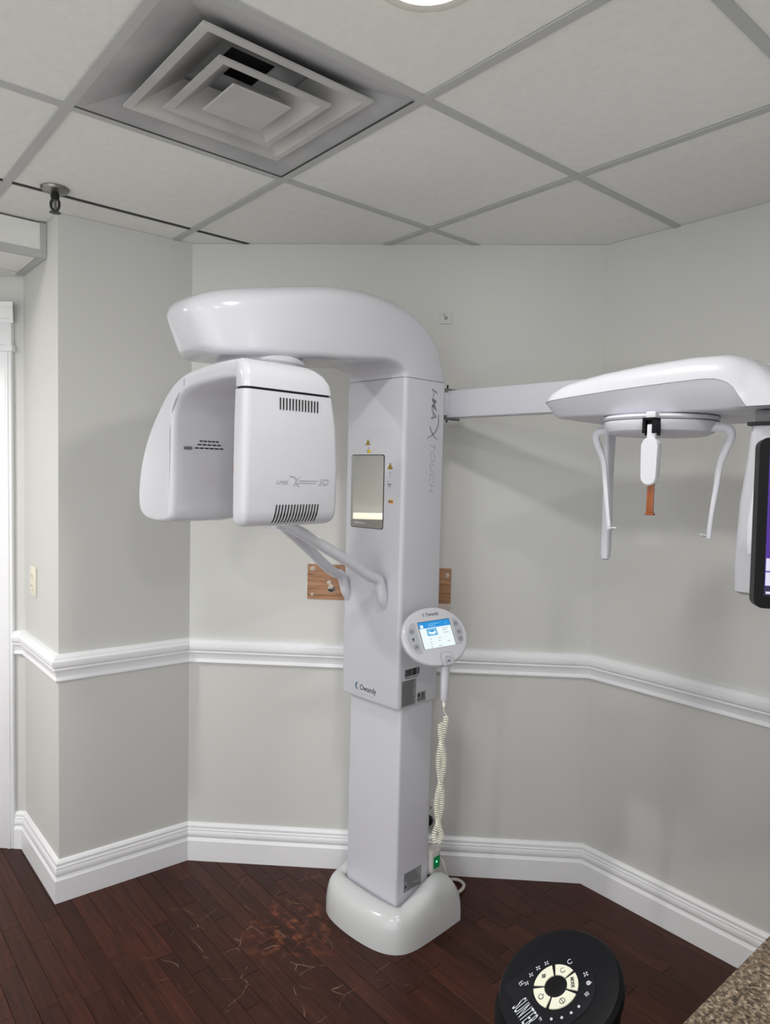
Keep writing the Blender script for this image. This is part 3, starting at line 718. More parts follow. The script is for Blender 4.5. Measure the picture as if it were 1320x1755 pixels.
text('lettering', 'I-MA', 0.0155, 'pale_ink', sen, SIDE(xf, 1.026, 1.5415), shear=0.3, sx=1.15)
text('lettering', '3D', 0.0235, 'pale_ink', sen, SIDE(xf, 1.160, 1.5395), shear=0.3, sx=1.15)
bm = bmesh.new()
def stroke2(pts, w):
    pts = catmull(pts, 5); rings = []
    for i, (b_, z) in enumerate(pts):
        p0 = Vector(pts[max(i - 1, 0)]); p1 = Vector(pts[min(i + 1, len(pts) - 1)]); t = (p1 - p0).normalized(); n = Vector((-t.y, t.x)) * w
        rings.append([(X(xf), Y(b_ + n.x), z + n.y), (X(xf), Y(b_ - n.x), z - n.y), (X(xf) + 0.0005, Y(b_ - n.x), z - n.y), (X(xf) + 0.0005, Y(b_ + n.x), z + n.y)])
    loft(bm, rings)
stroke2([(1.068, 1.562), (1.080, 1.561), (1.088, 1.555), (1.088, 1.547), (1.080, 1.538)], 0.0011)
stroke2([(1.098, 1.551), (1.13, 1.551), (1.158, 1.551)], 0.0005); stroke2([(1.094, 1.5455), (1.13, 1.5455), (1.152, 1.5455)], 0.0005)
stroke2([(1.086, 1.548), (1.094, 1.540), (1.098, 1.536)], 0.0009); stroke2([(1.086, 1.548), (1.092, 1.554), (1.10, 1.560)], 0.0006)
obj('lettering_swash', bm, 'pale_ink', sen)

# chin support with two handles
bm = bmesh.new()
pr = catmull([(-1.622, 1.632, 1.128), (-1.622, 1.622, 1.155), (-1.622, 1.612, 1.195), (-1.624, 1.598, 1.226), (-1.630, 1.560, 1.244), (-1.638, 1.50, 1.282), (-1.648, 1.40, 1.338), (-1.66, 1.30, 1.393), (-1.672, 1.24, 1.422)], 5)
tube(bm, pr, [0.008 + 0.010 * min(1, i / 6) for i in range(len(pr))], 14, flat=(1.0, 1.0))
sup = obj('chin_support', bm, 'plastic', mach)
bm = bmesh.new()
pl = catmull([(-1.806, 1.632, 1.132), (-1.806, 1.622, 1.158), (-1.805, 1.610, 1.195), (-1.80, 1.590, 1.222), (-1.785, 1.545, 1.238), (-1.765, 1.48, 1.276), (-1.74, 1.385, 1.342), (-1.715, 1.30, 1.394), (-1.695, 1.255, 1.422)], 5)
tube(bm, pl, [0.008 + 0.009 * min(1, i / 6) for i in range(len(pl))], 14)
obj('handle', bm, 'plastic', sup)
for o in (sup,) + tuple(sup.children):
    for v in o.data.vertices: v.co.x -= L0; v.co.y -= B0
bm = bmesh.new(); rr_loft(bm, [(1.405, X(-1.715), X(-1.655), Y(1.205), Y(1.275), 0.015), (1.435, X(-1.71), X(-1.66), Y(1.20), Y(1.27), 0.018), (1.52, X(-1.70), X(-1.67), Y(1.17), Y(1.205), 0.012), (1.53, X(-1.70), X(-1.67), Y(1.13), Y(1.165), 0.010)], 5); obj('chin_post', bm, 'plastic', sup)
bm = bmesh.new(); rr_loft(bm, [(1.525, X(-1.705), X(-1.665), Y(1.092), Y(1.16), 0.012), (1.545, X(-1.703), X(-1.667), Y(1.090), Y(1.14), 0.012), (1.582, X(-1.703), X(-1.667), Y(1.088), Y(1.12), 0.010), (1.590, X(-1.70), X(-1.67), Y(1.09), Y(1.118), 0.010)], 5); obj('bite_rest', bm, 'amber', sup)

# skull arm: bar, housing and its fittings
bm = bmesh.new(); box(bm, X(-1.60), X(-0.55), Y(1.87), Y(1.93), 1.7725, 1.8645, bev=0.003)
bar_ = obj('skull_arm_bar', bm, 'powder', mach)
bm = bmesh.new(); box(bm, X(-1.585), X(-1.578), Y(1.862), Y(1.94), 1.764, 1.873, bev=0.001); obj('end_plate', bm, 'seam', bar_)
bm = bmesh.new(); box(bm, X(-1.66), X(-1.575), Y(1.828), Y(1.935), 1.78, 1.858, bev=0.003); obj('bracket', bm, 'powder', bar_)
for z in (1.755, 1.8725): obj('screw', lathe(bmesh.new(), [(0.003, 0), (0.003, 0.011)], 8, c=(X(-1.575), Y(1.866), z)), 'steel', bar_)

def interp(tab, x):
    if x <= tab[0][0]: return tab[0][1]
    for (a, va), (b_, vb) in zip(tab, tab[1:]):
        if x <= b_: 
            t = (x - a) / (b_ - a); t = t * t * (3 - 2 * t) if False else t
            return va + (vb - va) * t
    return tab[-1][1]
SEAM = [(-0.90, 1.7405), (-0.886, 1.744), (-0.80, 1.752), (-0.70, 1.760), (-0.60, 1.766), (-0.53, 1.769), (-0.505, 1.767), (-0.486, 1.760), (-0.472, 1.748), (-0.462, 1.733), (-0.455, 1.713), (-0.30, 1.713)]
CREST = [(-0.90, 1.752), (-0.885, 1.766), (-0.865, 1.779), (-0.83, 1.791), (-0.75, 1.806), (-0.65, 1.817), (-0.56, 1.8225), (-0.50, 1.821), (-0.465, 1.811), (-0.435, 1.792), (-0.41, 1.768), (-0.385, 1.738), (-0.365, 1.720)]
def outline(d, dl=None):
    x0, x1, y0, y1 = -0.896 + (d if dl is None else dl), -0.365 - d, 1.378 + d, 1.80 - d
    pts = []
    r0_ = 0.05
    # front edge, left to right, densely sampled, then back edge
    for k in range(7):
        a = PI + k * PI / 12; pts.append((x0 + r0_ + r0_ * math.cos(a), y0 + r0_ + r0_ * math.sin(a)))
    for k in range(1, 40): pts.append((x0 + r0_ + (x1 - r0_ * 0.3 - x0 - r0_) * k / 40, y0))
    for k in range(7):
        a = -PI / 2 + k * PI / 12; pts.append((x1 - r0_ * 0.3 + r0_ * 0.3 * math.cos(a), y0 + r0_ * 0.3 + r0_ * 0.3 * math.sin(a)))
    for k in range(7):
        a = k * PI / 12; pts.append((x1 - r0_ + r0_ * math.cos(a), y1 - r0_ + r0_ * math.sin(a)))
    for k in range(1, 40): pts.append((x1 - r0_ + (x0 + 0.09 - x1 + r0_) * k / 40, y1))
    for k in range(7):
        a = PI / 2 + k * PI / 12; pts.append((x0 + 0.09 + 0.09 * math.cos(a), y1 - 0.09 + 0.09 * math.sin(a)))
    return pts
bm = bmesh.new()
loft(bm, [[(X(x), Y(y), 1.711) for x, y in outline(0.045, 0.022)], [(X(x), Y(y), 1.712) for x, y in outline(0.034, 0.013)], [(X(x), Y(y), 1.716 if x < -0.455 else 1.7125) for x, y in outline(0.029, 0.008)], [(X(x), Y(y), max(interp(SEAM, x), 1.7126)) for x, y in outline(0.0012)]], cap1=False)
hous = obj('skull_arm_housing', bm, 'powder', mach, smooth=40)
bm = bmesh.new()
rg = []
for d, fr in ((0.0, 0.0), (0.002, 0.28), (0.007, 0.52), (0.017, 0.74), (0.034, 0.89), (0.06, 0.97), (0.10, 1.0), (0.15, 1.0)):
    rg.append([(X(x), Y(y), interp(SEAM, x) + 0.0006 + max(interp(CREST, x) - interp(SEAM, x), 0.004) * fr) for x, y in outline(d)])
RR = loft(bm, rg, cap0=False, cap1=False)[-1]; nh = len(RR) // 2
for k in range(nh - 1): bm.faces.new((RR[k], RR[k + 1], RR[2 * nh - 2 - k], RR[2 * nh - 1 - k]))
obj('top_cover', bm, 'cover', hous, smooth=50)
bm = bmesh.new(); lathe(bm, [(0.118, 1.709), (0.119, 1.704), (0.115, 1.699), (0.1175, 1.6975), (0.117, 1.690), (0.109, 1.677), (0.095, 1.670), (0.03, 1.668)], 56, c=FX(-0.662, 1.50, 0)); bowl = obj('turntable', bm, 'powder', mach, smooth=30)
bm = bmesh.new(); lathe(bm, [(0.1165, 1.6982), (0.1182, 1.6990), (0.1165, 1.6998)], 56, c=FX(-0.662, 1.50, 0), cap0=False, cap1=False); obj('joint_line', bm, 'seam', bowl)
# ear rods
def rod(pts, label_=None):
    b_ = bmesh.new(); p = catmull(pts, 5); n = len(p)
    tube(b_, [FX(*q) for q in p], [0.0105 - 0.0062 * min(1, i / (n * 0.85)) for i in range(n)], 10, flat=(0.75, 1.1))
    return obj('ear_rod', b_, 'powder', mach)
r1 = rod([(-0.755, 1.50, 1.686), (-0.785, 1.50, 1.686), (-0.806, 1.50, 1.681), (-0.812, 1.50, 1.668), (-0.804, 1.50, 1.645), (-0.791, 1.50, 1.612), (-0.784, 1.50, 1.56), (-0.776, 1.50, 1.50), (-0.770, 1.50, 1.458)])
r2 = rod([(-0.565, 1.50, 1.686), (-0.538, 1.50, 1.686), (-0.519, 1.50, 1.680), (-0.515, 1.50, 1.664), (-0.524, 1.50, 1.640), (-0.534, 1.50, 1.606), (-0.539, 1.50, 1.56), (-0.546, 1.50, 1.50), (-0.549, 1.50, 1.456)])
for rr_, l, sg in ((r1, -0.770, 1), (r2, -0.549, -1)):
    bm = bmesh.new(); tube(bm, [FX(l - 0.004 * sg, 1.5, 1.463), FX(l + 0.018 * sg, 1.5, 1.463)], 0.002, 8)
    lt = [FX(l + 0.006 * sg, 1.5 + 0.016 * math.cos(a), 1.463 + 0.0045 * math.sin(a)) for a in [2 * PI * k / 16 for k in range(17)]]
    tube(bm, lt, 0.0009, 6); obj('ear_plug', bm, 'powder', rr_)
# secondary collimator blade
bm = bmesh.new(); rr_loft(bm, [(1.372, X(-0.846), X(-0.836), Y(1.620), Y(1.628), 0.003), (1.376, X(-0.850), X(-0.832), Y(1.614), Y(1.634), 0.007), (1.388, X(-0.852), X(-0.830), Y(1.612), Y(1.636), 0.008), (1.47, X(-0.852), X(-0.830), Y(1.612), Y(1.636), 0.008), (1.60, X(-0.848), X(-0.834), Y(1.606), Y(1.640), 0.006), (1.709, X(-0.848), X(-0.834), Y(1.60), Y(1.645), 0.006)], 4)
obj('collimator_blade', bm, 'powder', mach)
# nasion support
nb = 1.375
bm = bmesh.new()
box(bm, X(-0.640), X(-0.614), Y(nb + 0.004), Y(nb + 0.020), 1.664, 1.698); box(bm, X(-0.640), X(-0.634), Y(nb - 0.008), Y(nb + 0.006), 1.668, 1.697); box(bm, X(-0.620), X(-0.614), Y(nb - 0.008), Y(nb + 0.006), 1.668, 1.697); box(bm, X(-0.640), X(-0.614), Y(nb - 0.008), Y(nb + 0.02), 1.694, 1.699)
nas = obj('nose_support', bm, 'black', mach)
bm = bmesh.new(); box(bm, X(-0.637), X(-0.617), Y(nb + 0.0), Y(nb + 0.02), 1.697, 1.712, bev=0.002); obj('bracket', bm, 'powder', nas)
bm = bmesh.new()
pad = rrect(-0.0170, 0.0170, -0.0485, 0.0485, 0.0168, 6)
loft(bm, [[(X(-0.622) + x * k * (1.06 if z > 0 else 0.96), Y(nb - 0.012) + d, 1.611 + z * (k if abs(z) > 0 else 1)) for x, z in pad] for d, k in ((0.018, 0.93), (0.016, 1.0), (0.003, 1.0), (0.0, 0.94))])
box(bm, X(-0.632), X(-0.6145), Y(nb - 0.004), Y(nb + 0.006), 1.645, 1.686, bev=0.002)
obj('paddle', bm, 'plastic', nas)
bm = bmesh.new(); box(bm, X(-0.6265), X(-0.6120), Y(nb - 0.004), Y(nb), 1.506, 1.572, bev=0.001); box(bm, X(-0.6265), X(-0.6085), Y(nb - 0.010), Y(nb), 1.5035, 1.508, bev=0.001)
obj('nose_bar', bm, 'amber', nas)
# detector at the far end
bm = bmesh.new()
rr_loft(bm, [sst(1.360, -0.463, -0.38, 1.425, 1.60, 0.012), sst(1.366, -0.470, -0.375, 1.416, 1.61, 0.016), sst(1.42, -0.472, -0.373, 1.413, 1.61, 0.016), sst(1.54, -0.467, -0.375, 1.413, 1.60, 0.016), sst(1.62, -0.457, -0.378, 1.413, 1.58, 0.014), sst(1.680, -0.452, -0.38, 1.413, 1.57, 0.012)], 5)
det = obj('detector', bm, 'detgrey', mach)
bm = bmesh.new(); box(bm, X(-0.456), X(-0.376), Y(1.408), Y(1.575), 1.680, 1.687, bev=0.001); obj('detector_cap', bm, 'slot', det)
bm = bmesh.new(); box(bm, X(-0.446), X(-0.386), Y(1.42), Y(1.565), 1.687, 1.709, bev=0.001); obj('detector_neck', bm, 'seam', det)
bm = bmesh.new(); rr_loft(bm, [sst(1.44, -0.446, -0.40, 1.4115, 1.42, 0.004), sst(1.50, -0.448, -0.40, 1.406, 1.42, 0.006), sst(1.60, -0.436, -0.40, 1.406, 1.42, 0.006)], 3); obj('detector_rib', bm, 'powder', det)

# control panel on the side of the carriage
PX, PY, PN = Vector((0.3027, 0.9517, 0.0514)), Vector((-0.4787, 0.1052, 0.8717)), Vector((0.8242, -0.2884, 0.4874))
pc = FX(-1.435, 1.676, 1.063)
bm = bmesh.new()
rgs = []
for sx, sy, dz in ((0.55, 0.5, -0.040), (0.85, 0.82, -0.034), (0.97, 0.965, -0.020), (1.0, 1.0, -0.010), (0.992, 0.99, -0.004), (0.965, 0.96, 0.0), (0.92, 0.91, 0.0012)):
    rgs.append([(0.1190 * sx * math.copysign(abs(math.cos(a)) ** 0.95, math.cos(a)), 0.0965 * sy * math.sin(a), dz) for a in [2 * PI * k / 56 for k in range(56)]])
loft(bm, rgs)
pan = place(obj('control_panel', bm, 'plastic', mach, smooth=40), frame(pc, PX, PY, PN))
bm = bmesh.new(); box(bm, X(-1.556), X(-1.47), Y(1.69), Y(1.74), 1.02, 1.07, bev=0.008); obj('panel_mount', bm, 'plastic', mach)
ZF = 0.0014
def pbox(x0, x1, y0, y1, m, nm, z=ZF, th=0.0006):
    b_ = bmesh.new(); box(b_, x0, x1, y0, y1, z - 0.001, z + th); return obj(nm, b_, m, pan)
sx0, sx1, sy0, sy1 = -0.0525, 0.0625, -0.038, 0.0485
pbox(sx0 - 0.0015, sx1 + 0.0018, sy0 - 0.0005, sy1 + 0.0018, 'slot', 'screen_frame')
pbox(sx0, sx1, sy0, sy1, 'scr_white', 'screen', ZF + 0.0006)
pbox(sx0, sx1, sy1 - 0.0205, sy1, 'scr_blue', 'screen_header', ZF + 0.0010)
pbox(sx0 + 0.004, sx0 + 0.015, sy1 - 0.019, sy1 - 0.009, 'scr_white', 'screen_icon', ZF + 0.0014)
pbox(-0.020, 0.006, 0.0325, 0.0355, 'scr_mid', 'screen_icon', ZF + 0.0014); pbox(-0.018, 0.024, 0.0385, 0.041, 'scr_mid', 'screen_icon', ZF + 0.0014); pbox(0.046, 0.0485, 0.0325, 0.039, 'scr_mid', 'screen_icon', ZF + 0.0014)
pbox(-0.029, 0.0085, 0.002, 0.0255, 'scr_mid', 'screen_picture', ZF + 0.0010)
b_ = bmesh.new(); loft(b_, [[(-0.010 + 0.013 * math.cos(a), 0.0125 + 0.006 * math.sin(a), z) for a in [2 * PI * k / 20 for k in range(20)]] for z in (ZF + 0.001, ZF + 0.0019)]); obj('screen_picture', b_, 'scr_white', pan)
b_ = bmesh.new(); loft(b_, [[(-0.010 + 0.008 * math.cos(a), 0.0165 + 0.003 * math.sin(a), z) for a in [2 * PI * k / 20 for k in range(20)]] for z in (ZF + 0.001, ZF + 0.0022)]); obj('screen_picture', b_, 'scr_blue', pan)
b_ = bmesh.new()
for x, y, w in ((0.028, 0.020, 0.022), (0.028, 0.014, 0.018), (0.030, 0.006, 0.02), (-0.025, -0.009, 0.008), (0.006, -0.009, 0.01), (-0.026, -0.018, 0.006), (0.004, -0.018, 0.008), (-0.026, -0.026, 0.006), (0.036, -0.023, 0.010), (-0.027, -0.034, 0.007), (0.0, -0.034, 0.012)):
    box(b_, x, x + w, y, y + 0.0022, ZF + 0.0008, ZF + 0.0014)
obj('screen_text', b_, 'scr_grey', pan)['kind'] = 'stuff'
# key fields left and right (segments of the oval)
def segm(side):
    b_ = bmesh.new(); pts = []
    xe = 0.0635 if side < 0 else 0.0725
    for k in range(15):
        a = -0.62 + 1.24 * k / 14 if side > 0 else PI - 0.70 + 1.40 * k / 14
        pts.append((0.102 * math.cos(a), 0.077 * math.sin(a) + (0.006 if side > 0 else 0)))
    pts = [(max(p[0], xe) if side > 0 else min(p[0], -xe), p[1]) for p in pts]
    pts += [(side * xe, pts[-1][1]), (side * xe, pts[0][1])]
    loft(b_, [[(x, y, z) for x, y in pts] for z in (0.0006, 0.0019)]); obj('key_field', b_, 'panelgrey', pan)
segm(-1); segm(1)
for x, y in ((-0.081, 0.024), (-0.078, -0.026), (0.084, 0.030), (0.088, 0.002), (0.087, -0.021)):
    b_ = bmesh.new(); tube(b_, [(x + 0.0072 * math.cos(a), y + 0.0072 * math.sin(a), 0.0021) for a in [2 * PI * k / 20 for k in range(21)]], 0.0007, 5); box(b_, x - 0.0022, x + 0.0022, y - 0.0022, y + 0.0022, 0.0017, 0.0023); obj('key_mark', b_, 'ink', pan)
b_ = bmesh.new(); box(b_, -0.086, -0.080, -0.003, 0.003, 0.0017, 0.0023); box(b_, -0.0845, -0.0815, -0.007, -0.003, 0.0017, 0.0022); obj('key_mark', b_, 'ink', pan)
text('lettering', 'Owandy', 0.0165, 'ink', pan, frame((-0.017, 0.0665, 0.0014), (1, 0, 0), (0, 1, 0), (0, 0, 1)), sx=0.85)
b_ = bmesh.new(); tube(b_, [(-0.021 + 0.0055 * math.cos(a), 0.0715 + 0.0058 * math.sin(a), 0.0014) for a in [math.radians(80 + 20 * k) for k in range(10)]], [0.0004 + 0.0012 * math.sin(PI * k / 9) for k in range(10)], 6); obj('logo_crescent', b_, 'blue_ink', pan)
# holder of the hand switch
b_ = bmesh.new(); loft(b_, [[(0.0175 + x, -0.0775 + y, z) for x, y in rrect(-0.0215, 0.0215, -0.020, 0.022, 0.012)] for z in (-0.02, 0.0022)]); obj('holder_line', b_, 'seam', pan)
b_ = bmesh.new(); loft(b_, [[(0.0175 + x, -0.0775 + y, z) for x, y in rrect(-0.0205, 0.0205, -0.021, 0.021, 0.0115)] for z in (-0.022, 0.0028)]); obj('holder', b_, 'plastic', pan)

# power box with green switch
bm = bmesh.new(); box(bm, X(-1.605), X(-1.551), Y(1.8265), Y(1.872), 0.172, 0.248, bev=0.003); pw = obj('power_box', bm, 'cable', mach)
bm = bmesh.new(); box(bm, X(-1.5515), X(-1.5495), Y(1.834), Y(1.866), 0.186, 0.228); obj('power_switch', bm, 'green', pw)
bm = bmesh.new(); lathe(bm, [(0.004, 0), (0.0035, 0.001), (0.0015, 0.0018)], 12); place(obj('switch_led', bm, 'greenled', pw), SIDE(-1.5495, 1.849, 0.210))

# hand switch with coiled cord (a thing of its own, resting in the holder)
hs_l, hs_b = -1.404, 1.690
hand = tag(empty('hand_switch', mach.matrix_basis @ Vector(FX(hs_l, hs_b, 0.86)), -PI / 4), 'white hand switch with a long cream coiled cord under the control panel', 'hand switch')
bm = bmesh.new(); lathe(bm, [(0.010, -0.001), (0.0125, 0.004), (0.0132, 0.05), (0.0145, 0.09), (0.0155, 0.112), (0.016, 0.122), (0.012, 0.126)], 24)
obj('grip', bm, 'plastic', hand)
bm = bmesh.new(); lathe(bm, [(0.0015, -0.022), (0.005, -0.020), (0.0055, -0.012), (0.007, -0.001)], 16); obj('strain_relief', bm, 'cord', hand)
bo = Vector(pc) + PX * 0.0175 - PY * 0.084 + PN * 0.004; tm = frame((bo.x - X(hs_l), bo.y - Y(hs_b), bo.z - 0.86), PX, PY, PN)
bm = bmesh.new(); lathe(bm, [(0.0155, -0.006), (0.0155, 0.002), (0.0135, 0.0045), (0.0125, 0.003), (0.001, 0.003)], 28); place(obj('push_button', bm, 'panelgrey', hand), tm)
bm = bmesh.new()
for k in range(3): box(bm, -0.006 + k * 0.004, -0.0035 + k * 0.004, -0.004, -0.002 + k * 0.0024, 0.003, 0.0036)
place(obj('button_mark', bm, 'ink', hand), tm)
# coil: down one strand, loop, back up twisted round the first
bm = bmesh.new()
def strand(t):   # t 0..1 down, 1..2 up
    top, bot = -0.052, -0.468
    if t <= 1: z = top + (bot - top) * t; u = t
    else: z = bot + (-0.075 - bot) * (t - 1); u = 2 - t
    ph = u * 2 * PI * 1.55 + (0 if t <= 1 else PI)
    wdt = 0.0075 * (1.0 if u < 0.86 else 1.0 + 0.5 * math.sin(PI * (u - 0.86) / 0.14))
    if u > 0.93: wdt *= math.sqrt(max(0.0, 1 - ((u - 0.93) / 0.07) ** 2)) * 0.9 + 0.1
    return Vector((-0.002 - 0.006 * u + wdt * math.cos(ph) * 0.8, wdt * math.sin(ph) * 0.3 - 0.004 * u + wdt * math.cos(ph) * 0.8, z))
pts = []
NT = 112
for k in range(NT * 9):
    t = 2 * k / (NT * 9); c = strand(t); d = (strand(min(2, t + 0.004)) - strand(max(0, t - 0.004))).normalized()
    a1 = d.cross(Vector((0.3, 1, 0.05))).normalized(); a2 = d.cross(a1)
    ang = 2 * PI * k / 9
    pts.append(c + (a1 * math.cos(ang) + a2 * math.sin(ang)) * 0.0074)
tube(bm, pts, 0.0019, 6)
tube(bm, catmull([(0, 0, -0.02), (0.0005, 0, -0.035), tuple(pts[0])], 4), 0.0015, 6)
bt = pts[len(pts) // 2]
tube(bm, catmull([tuple(bt), (bt.x - 0.03, bt.y + 0.03, bt.z - 0.03), (-0.10, 0.09, -0.565), (-0.165, 0.155, -0.608)], 5), 0.0012, 6)
obj('coiled_cord', bm, 'cord', hand, smooth=60)

# power cable lying beside the base
wc = bmesh.new()
mm = mach.matrix_basis
cp = [(-1.57, 1.873, 0.205), (-1.555, 1.89, 0.19), (-1.545, 1.915, 0.10), (-1.545, 1.95, 0.035), (-1.60, 1.975, 0.012), (-1.645, 2.01, 0.008), (-1.66, 2.06, 0.008), (-1.635, 2.085, 0.008), (-1.60, 2.075, 0.008), (-1.585, 2.03, 0.008), (-1.59, 1.985, 0.025), (-1.62, 1.94, 0.03), (-1.66, 1.93, 0.02)]
tube(wc, [FX(*p) for p in catmull(cp, 7)], 0.0062, 10)
obj('power_cable', wc, 'cable', mach)

# ------------------------------------------------------------------ things on the walls
NB = Vector((-0.0623, -0.998, 0)); TB = Vector((0.998, -0.0623, 0))
def onback(x, z, d=0.0):
    y = P_IN1[1] - 0.0623 * (x - P_IN1[0]); return Vector((x, y, z)) + NB * d
def wallframe(x, z, d=0.0): return frame(onback(x, z, d), TB, (0, 0, 1), NB)
# timber backing behind the column
root = empty('backing_board'); root.matrix_local = wallframe(-0.02, 1.145)
tag(root, 'bare timber board exposed in the wall behind the column', 'wood board')
bm = bmesh.new(); box(bm, -0.278, 0.283, -0.069, 0.069, 0.0002, 0.0035, bev=0.001); obj('plank', bm, 'board', root)
def crumb(x, y, r, seed, m='plaster', h=0.006):
    rr = random.Random(seed); b_ = bmesh.new()
    n = 12; rad = [r * (0.7 + 0.6 * rr.random()) for _ in range(n)]
    loft(b_, [[(x + rad[k] * s * math.cos(2 * PI * k / n), y + rad[k] * s * math.sin(2 * PI * k / n), 0.0034 + z + rr.random() * 0.001 * (z > 0)) for k in range(n)] for s, z in ((1, 0), (0.9, h * 0.5), (0.45, h))])
    return b_
obj('plaster_crumb', crumb(-0.185, -0.018, 0.013, 3), 'plaster', root); obj('plaster_crumb', crumb(-0.190, 0.0, 0.010, 4, h=0.004), 'plaster', root); obj('plaster_crumb', crumb(0.268, 0.04, 0.008, 5, h=0.003), 'plaster', root)
obj('plaster_crumb', crumb(-0.258, 0.052, 0.010, 6, h=0.002), 'plaster', root); obj('plaster_crumb', crumb(-0.258, -0.05, 0.007, 8, h=0.002), 'plaster', root)
bm = bmesh.new(); tube(bm, [(-0.183 + 0.014 * math.cos(a), -0.027 + 0.012 * math.sin(a), 0.004) for a in [2 * PI * k / 20 for k in range(21)]], 0.0022, 6); lathe(bm, [(0.008, 0.003), (0.007, 0.009), (0.001, 0.011)], 14, c=(-0.183, -0.024, 0)); obj('anchor_bolt', bm, 'chrome', root)
bm = bmesh.new(); loft(bm, [[(-0.183 + 0.017 * math.cos(a), -0.028 + 0.012 * math.sin(a), z) for a in [2 * PI * k / 20 for k in range(20)]] for z in (0.0033, 0.0042)]); obj('bolt_hole', bm, 'duct', root)
bm = bmesh.new(); loft(bm, [[(x, y, z) for x, y in ((-0.235, 0.067), (-0.178, 0.040), (-0.150, 0.034), (-0.150, 0.058), (-0.19, 0.062))] for z in (0.0033, 0.0038)]); obj('dark_knot', bm, 'cabinet', root)
root = empty('torn_plaster'); root.matrix_local = wallframe(0.243, 1.057)
tag(root, 'ragged patch of torn plaster under the right end of the timber board', 'plaster patch')
o = obj('patch', crumb(0, 0.002, 0.022, 9, h=0.003), 'plaster', root); o.location = (0, 0, -0.0032)
# small painted blank plate
root = empty('blank_plate'); root.matrix_local = wallframe(0.214, 2.168)
tag(root, 'small square wall plate painted like the wall, above the skull arm', 'wall plate')
bm = bmesh.new(); box(bm, -0.022, 0.022, -0.022, 0.022, 0, 0.006, bev=0.002); obj('plate', bm, 'wall', root)
bm = bmesh.new(); lathe(bm, [(0.007, 0.006), (0.007, 0.008), (0.001, 0.0085)], 14); box(bm, -0.010, -0.004, 0.008, 0.014, 0.006, 0.007); obj('cap', bm, 'label', root)
# outlet on the bright pier side
pv = (Vector(P_PIER) - Vector(P_ALC)).normalized(); pn = Vector((pv.y, -pv.x, 0))
q = Vector(P_PIER) - pv * 0.318
root = empty('wall_outlet'); root.matrix_local = frame((q.x, q.y, 1.125), (pv.x, pv.y, 0), (0, 0, 1), pn)
tag(root, 'cream duplex outlet on the bright wall beside the door', 'outlet')
bm = bmesh.new(); box(bm, -0.0385, 0.0385, -0.0585, 0.0585, 0, 0.007, bev=0.003); obj('plate', bm, 'cream', root)
for s in (-1, 1):
    bm = bmesh.new(); loft(bm, [[(x, y + s * 0.0195, z) for x, y in rrect(-0.017, 0.017, -0.0145, 0.0145, 0.009)] for z in (0.0065, 0.0095)]); obj('socket', bm, 'cream', root)
for s in (-1, 1):
    for x in (-0.008, 0.0055): boxobj('socket_slot', (x, x + 0.0025, s * 0.0195 - 0.003, s * 0.0195 + 0.006, 0.009, 0.0098), 'slot', root)
# low outlet with a round dark plug behind the column
root = empty('wall_socket'); root.matrix_local = wallframe(0.196, 0.235)
tag(root, 'low wall socket with a dark round plug behind the lower column', 'outlet')
bm = bmesh.new(); box(bm, -0.036, 0.036, -0.058, 0.058, 0, 0.007, bev=0.003); obj('plate', bm, 'wall', root)
bm = bmesh.new(); lathe(bm, [(0.022, 0.006), (0.023, 0.014), (0.019, 0.022), (0.010, 0.025)], 24, c=(0, -0.02, 0)); obj('plug', bm, 'steel', root)
bm = bmesh.new(); box(bm, 0.010, 0.014, 0.024, 0.034, 0.006, 0.008); obj('socket_slots', bm, 'slot', root)
# glowing bar added on the left wall as the bright band in the mirror
root = tag(empty('wall_lamp', (-3.1, 2.42, 1.24)), 'long bright wall lamp mirrored low in the small mirror', 'wall lamp')
bm = bmesh.new(); box(bm, 0.0, 0.02, -0.30, 0.26, -0.025, 0.03, bev=0.004); obj('housing', bm, 'trim', root)
bm = bmesh.new(); box(bm, 0.02, 0.05, -0.295, 0.255, -0.02, 0.026, bev=0.008); obj('diffuser', bm, mat('wall_lamp_glow', (255, 246, 226), 0.4, var=0.01, emit=(255, 244, 222), estr=1.0), root)

# ------------------------------------------------------------------ foreground: heater, counter, monitor
HAZ = math.radians(17.92); HAL = math.radians(28.4); TA = math.tan(HAL)
root = tag(empty('tower_heater', (0.3139, 1.1572, 0), HAZ - PI / 2), 'black tower heater with a ring of ivory buttons on its sloping top', 'heater')
# local x = reading direction, y = towards its back; the top slopes up to the back
HO = (-0.006, 0.005)
def oval(r, z, slope=0.0, n=56):
    out = []
    for k in range(n):
        x = HO[0] + r * 1.02 * math.cos(2 * PI * k / n); y = HO[1] + r * 0.93 * math.sin(2 * PI * k / n)
        out.append((x, y, z + slope * TA * y))
    return out
bm = bmesh.new(); loft(bm, [oval(0.125, 0.0), oval(0.128, 0.006), oval(0.125, 0.03), oval(0.105, 0.036), oval(0.105, 0.04)]); obj('foot', bm, 'black', root)
bm = bmesh.new(); loft(bm, [oval(0.100, 0.04), oval(0.104, 0.06), oval(0.109, 0.50), oval(0.110, 0.675, 1.0)]); obj('body', bm, 'black', root)
for k in range(22):
    z = 0.10 + k * 0.018; rr_ = 0.1055 + 0.0035 * k / 22
    bm = bmesh.new(); loft(bm, [oval(rr_, z), oval(rr_ + 0.002, z + 0.003), oval(rr_, z + 0.006)]); obj('grille_ring', bm, 'heater', root)
topm = frame((0, 0, 0.70), (1, 0, 0), (0, math.cos(HAL), math.sin(HAL)), (0, -math.sin(HAL), math.cos(HAL)))
def circ(r, z, n=64): return [(HO[0] + r * 1.02 * math.cos(2 * PI * k / n), HO[1] + r * 1.0 * math.sin(2 * PI * k / n), z) for k in range(n)]
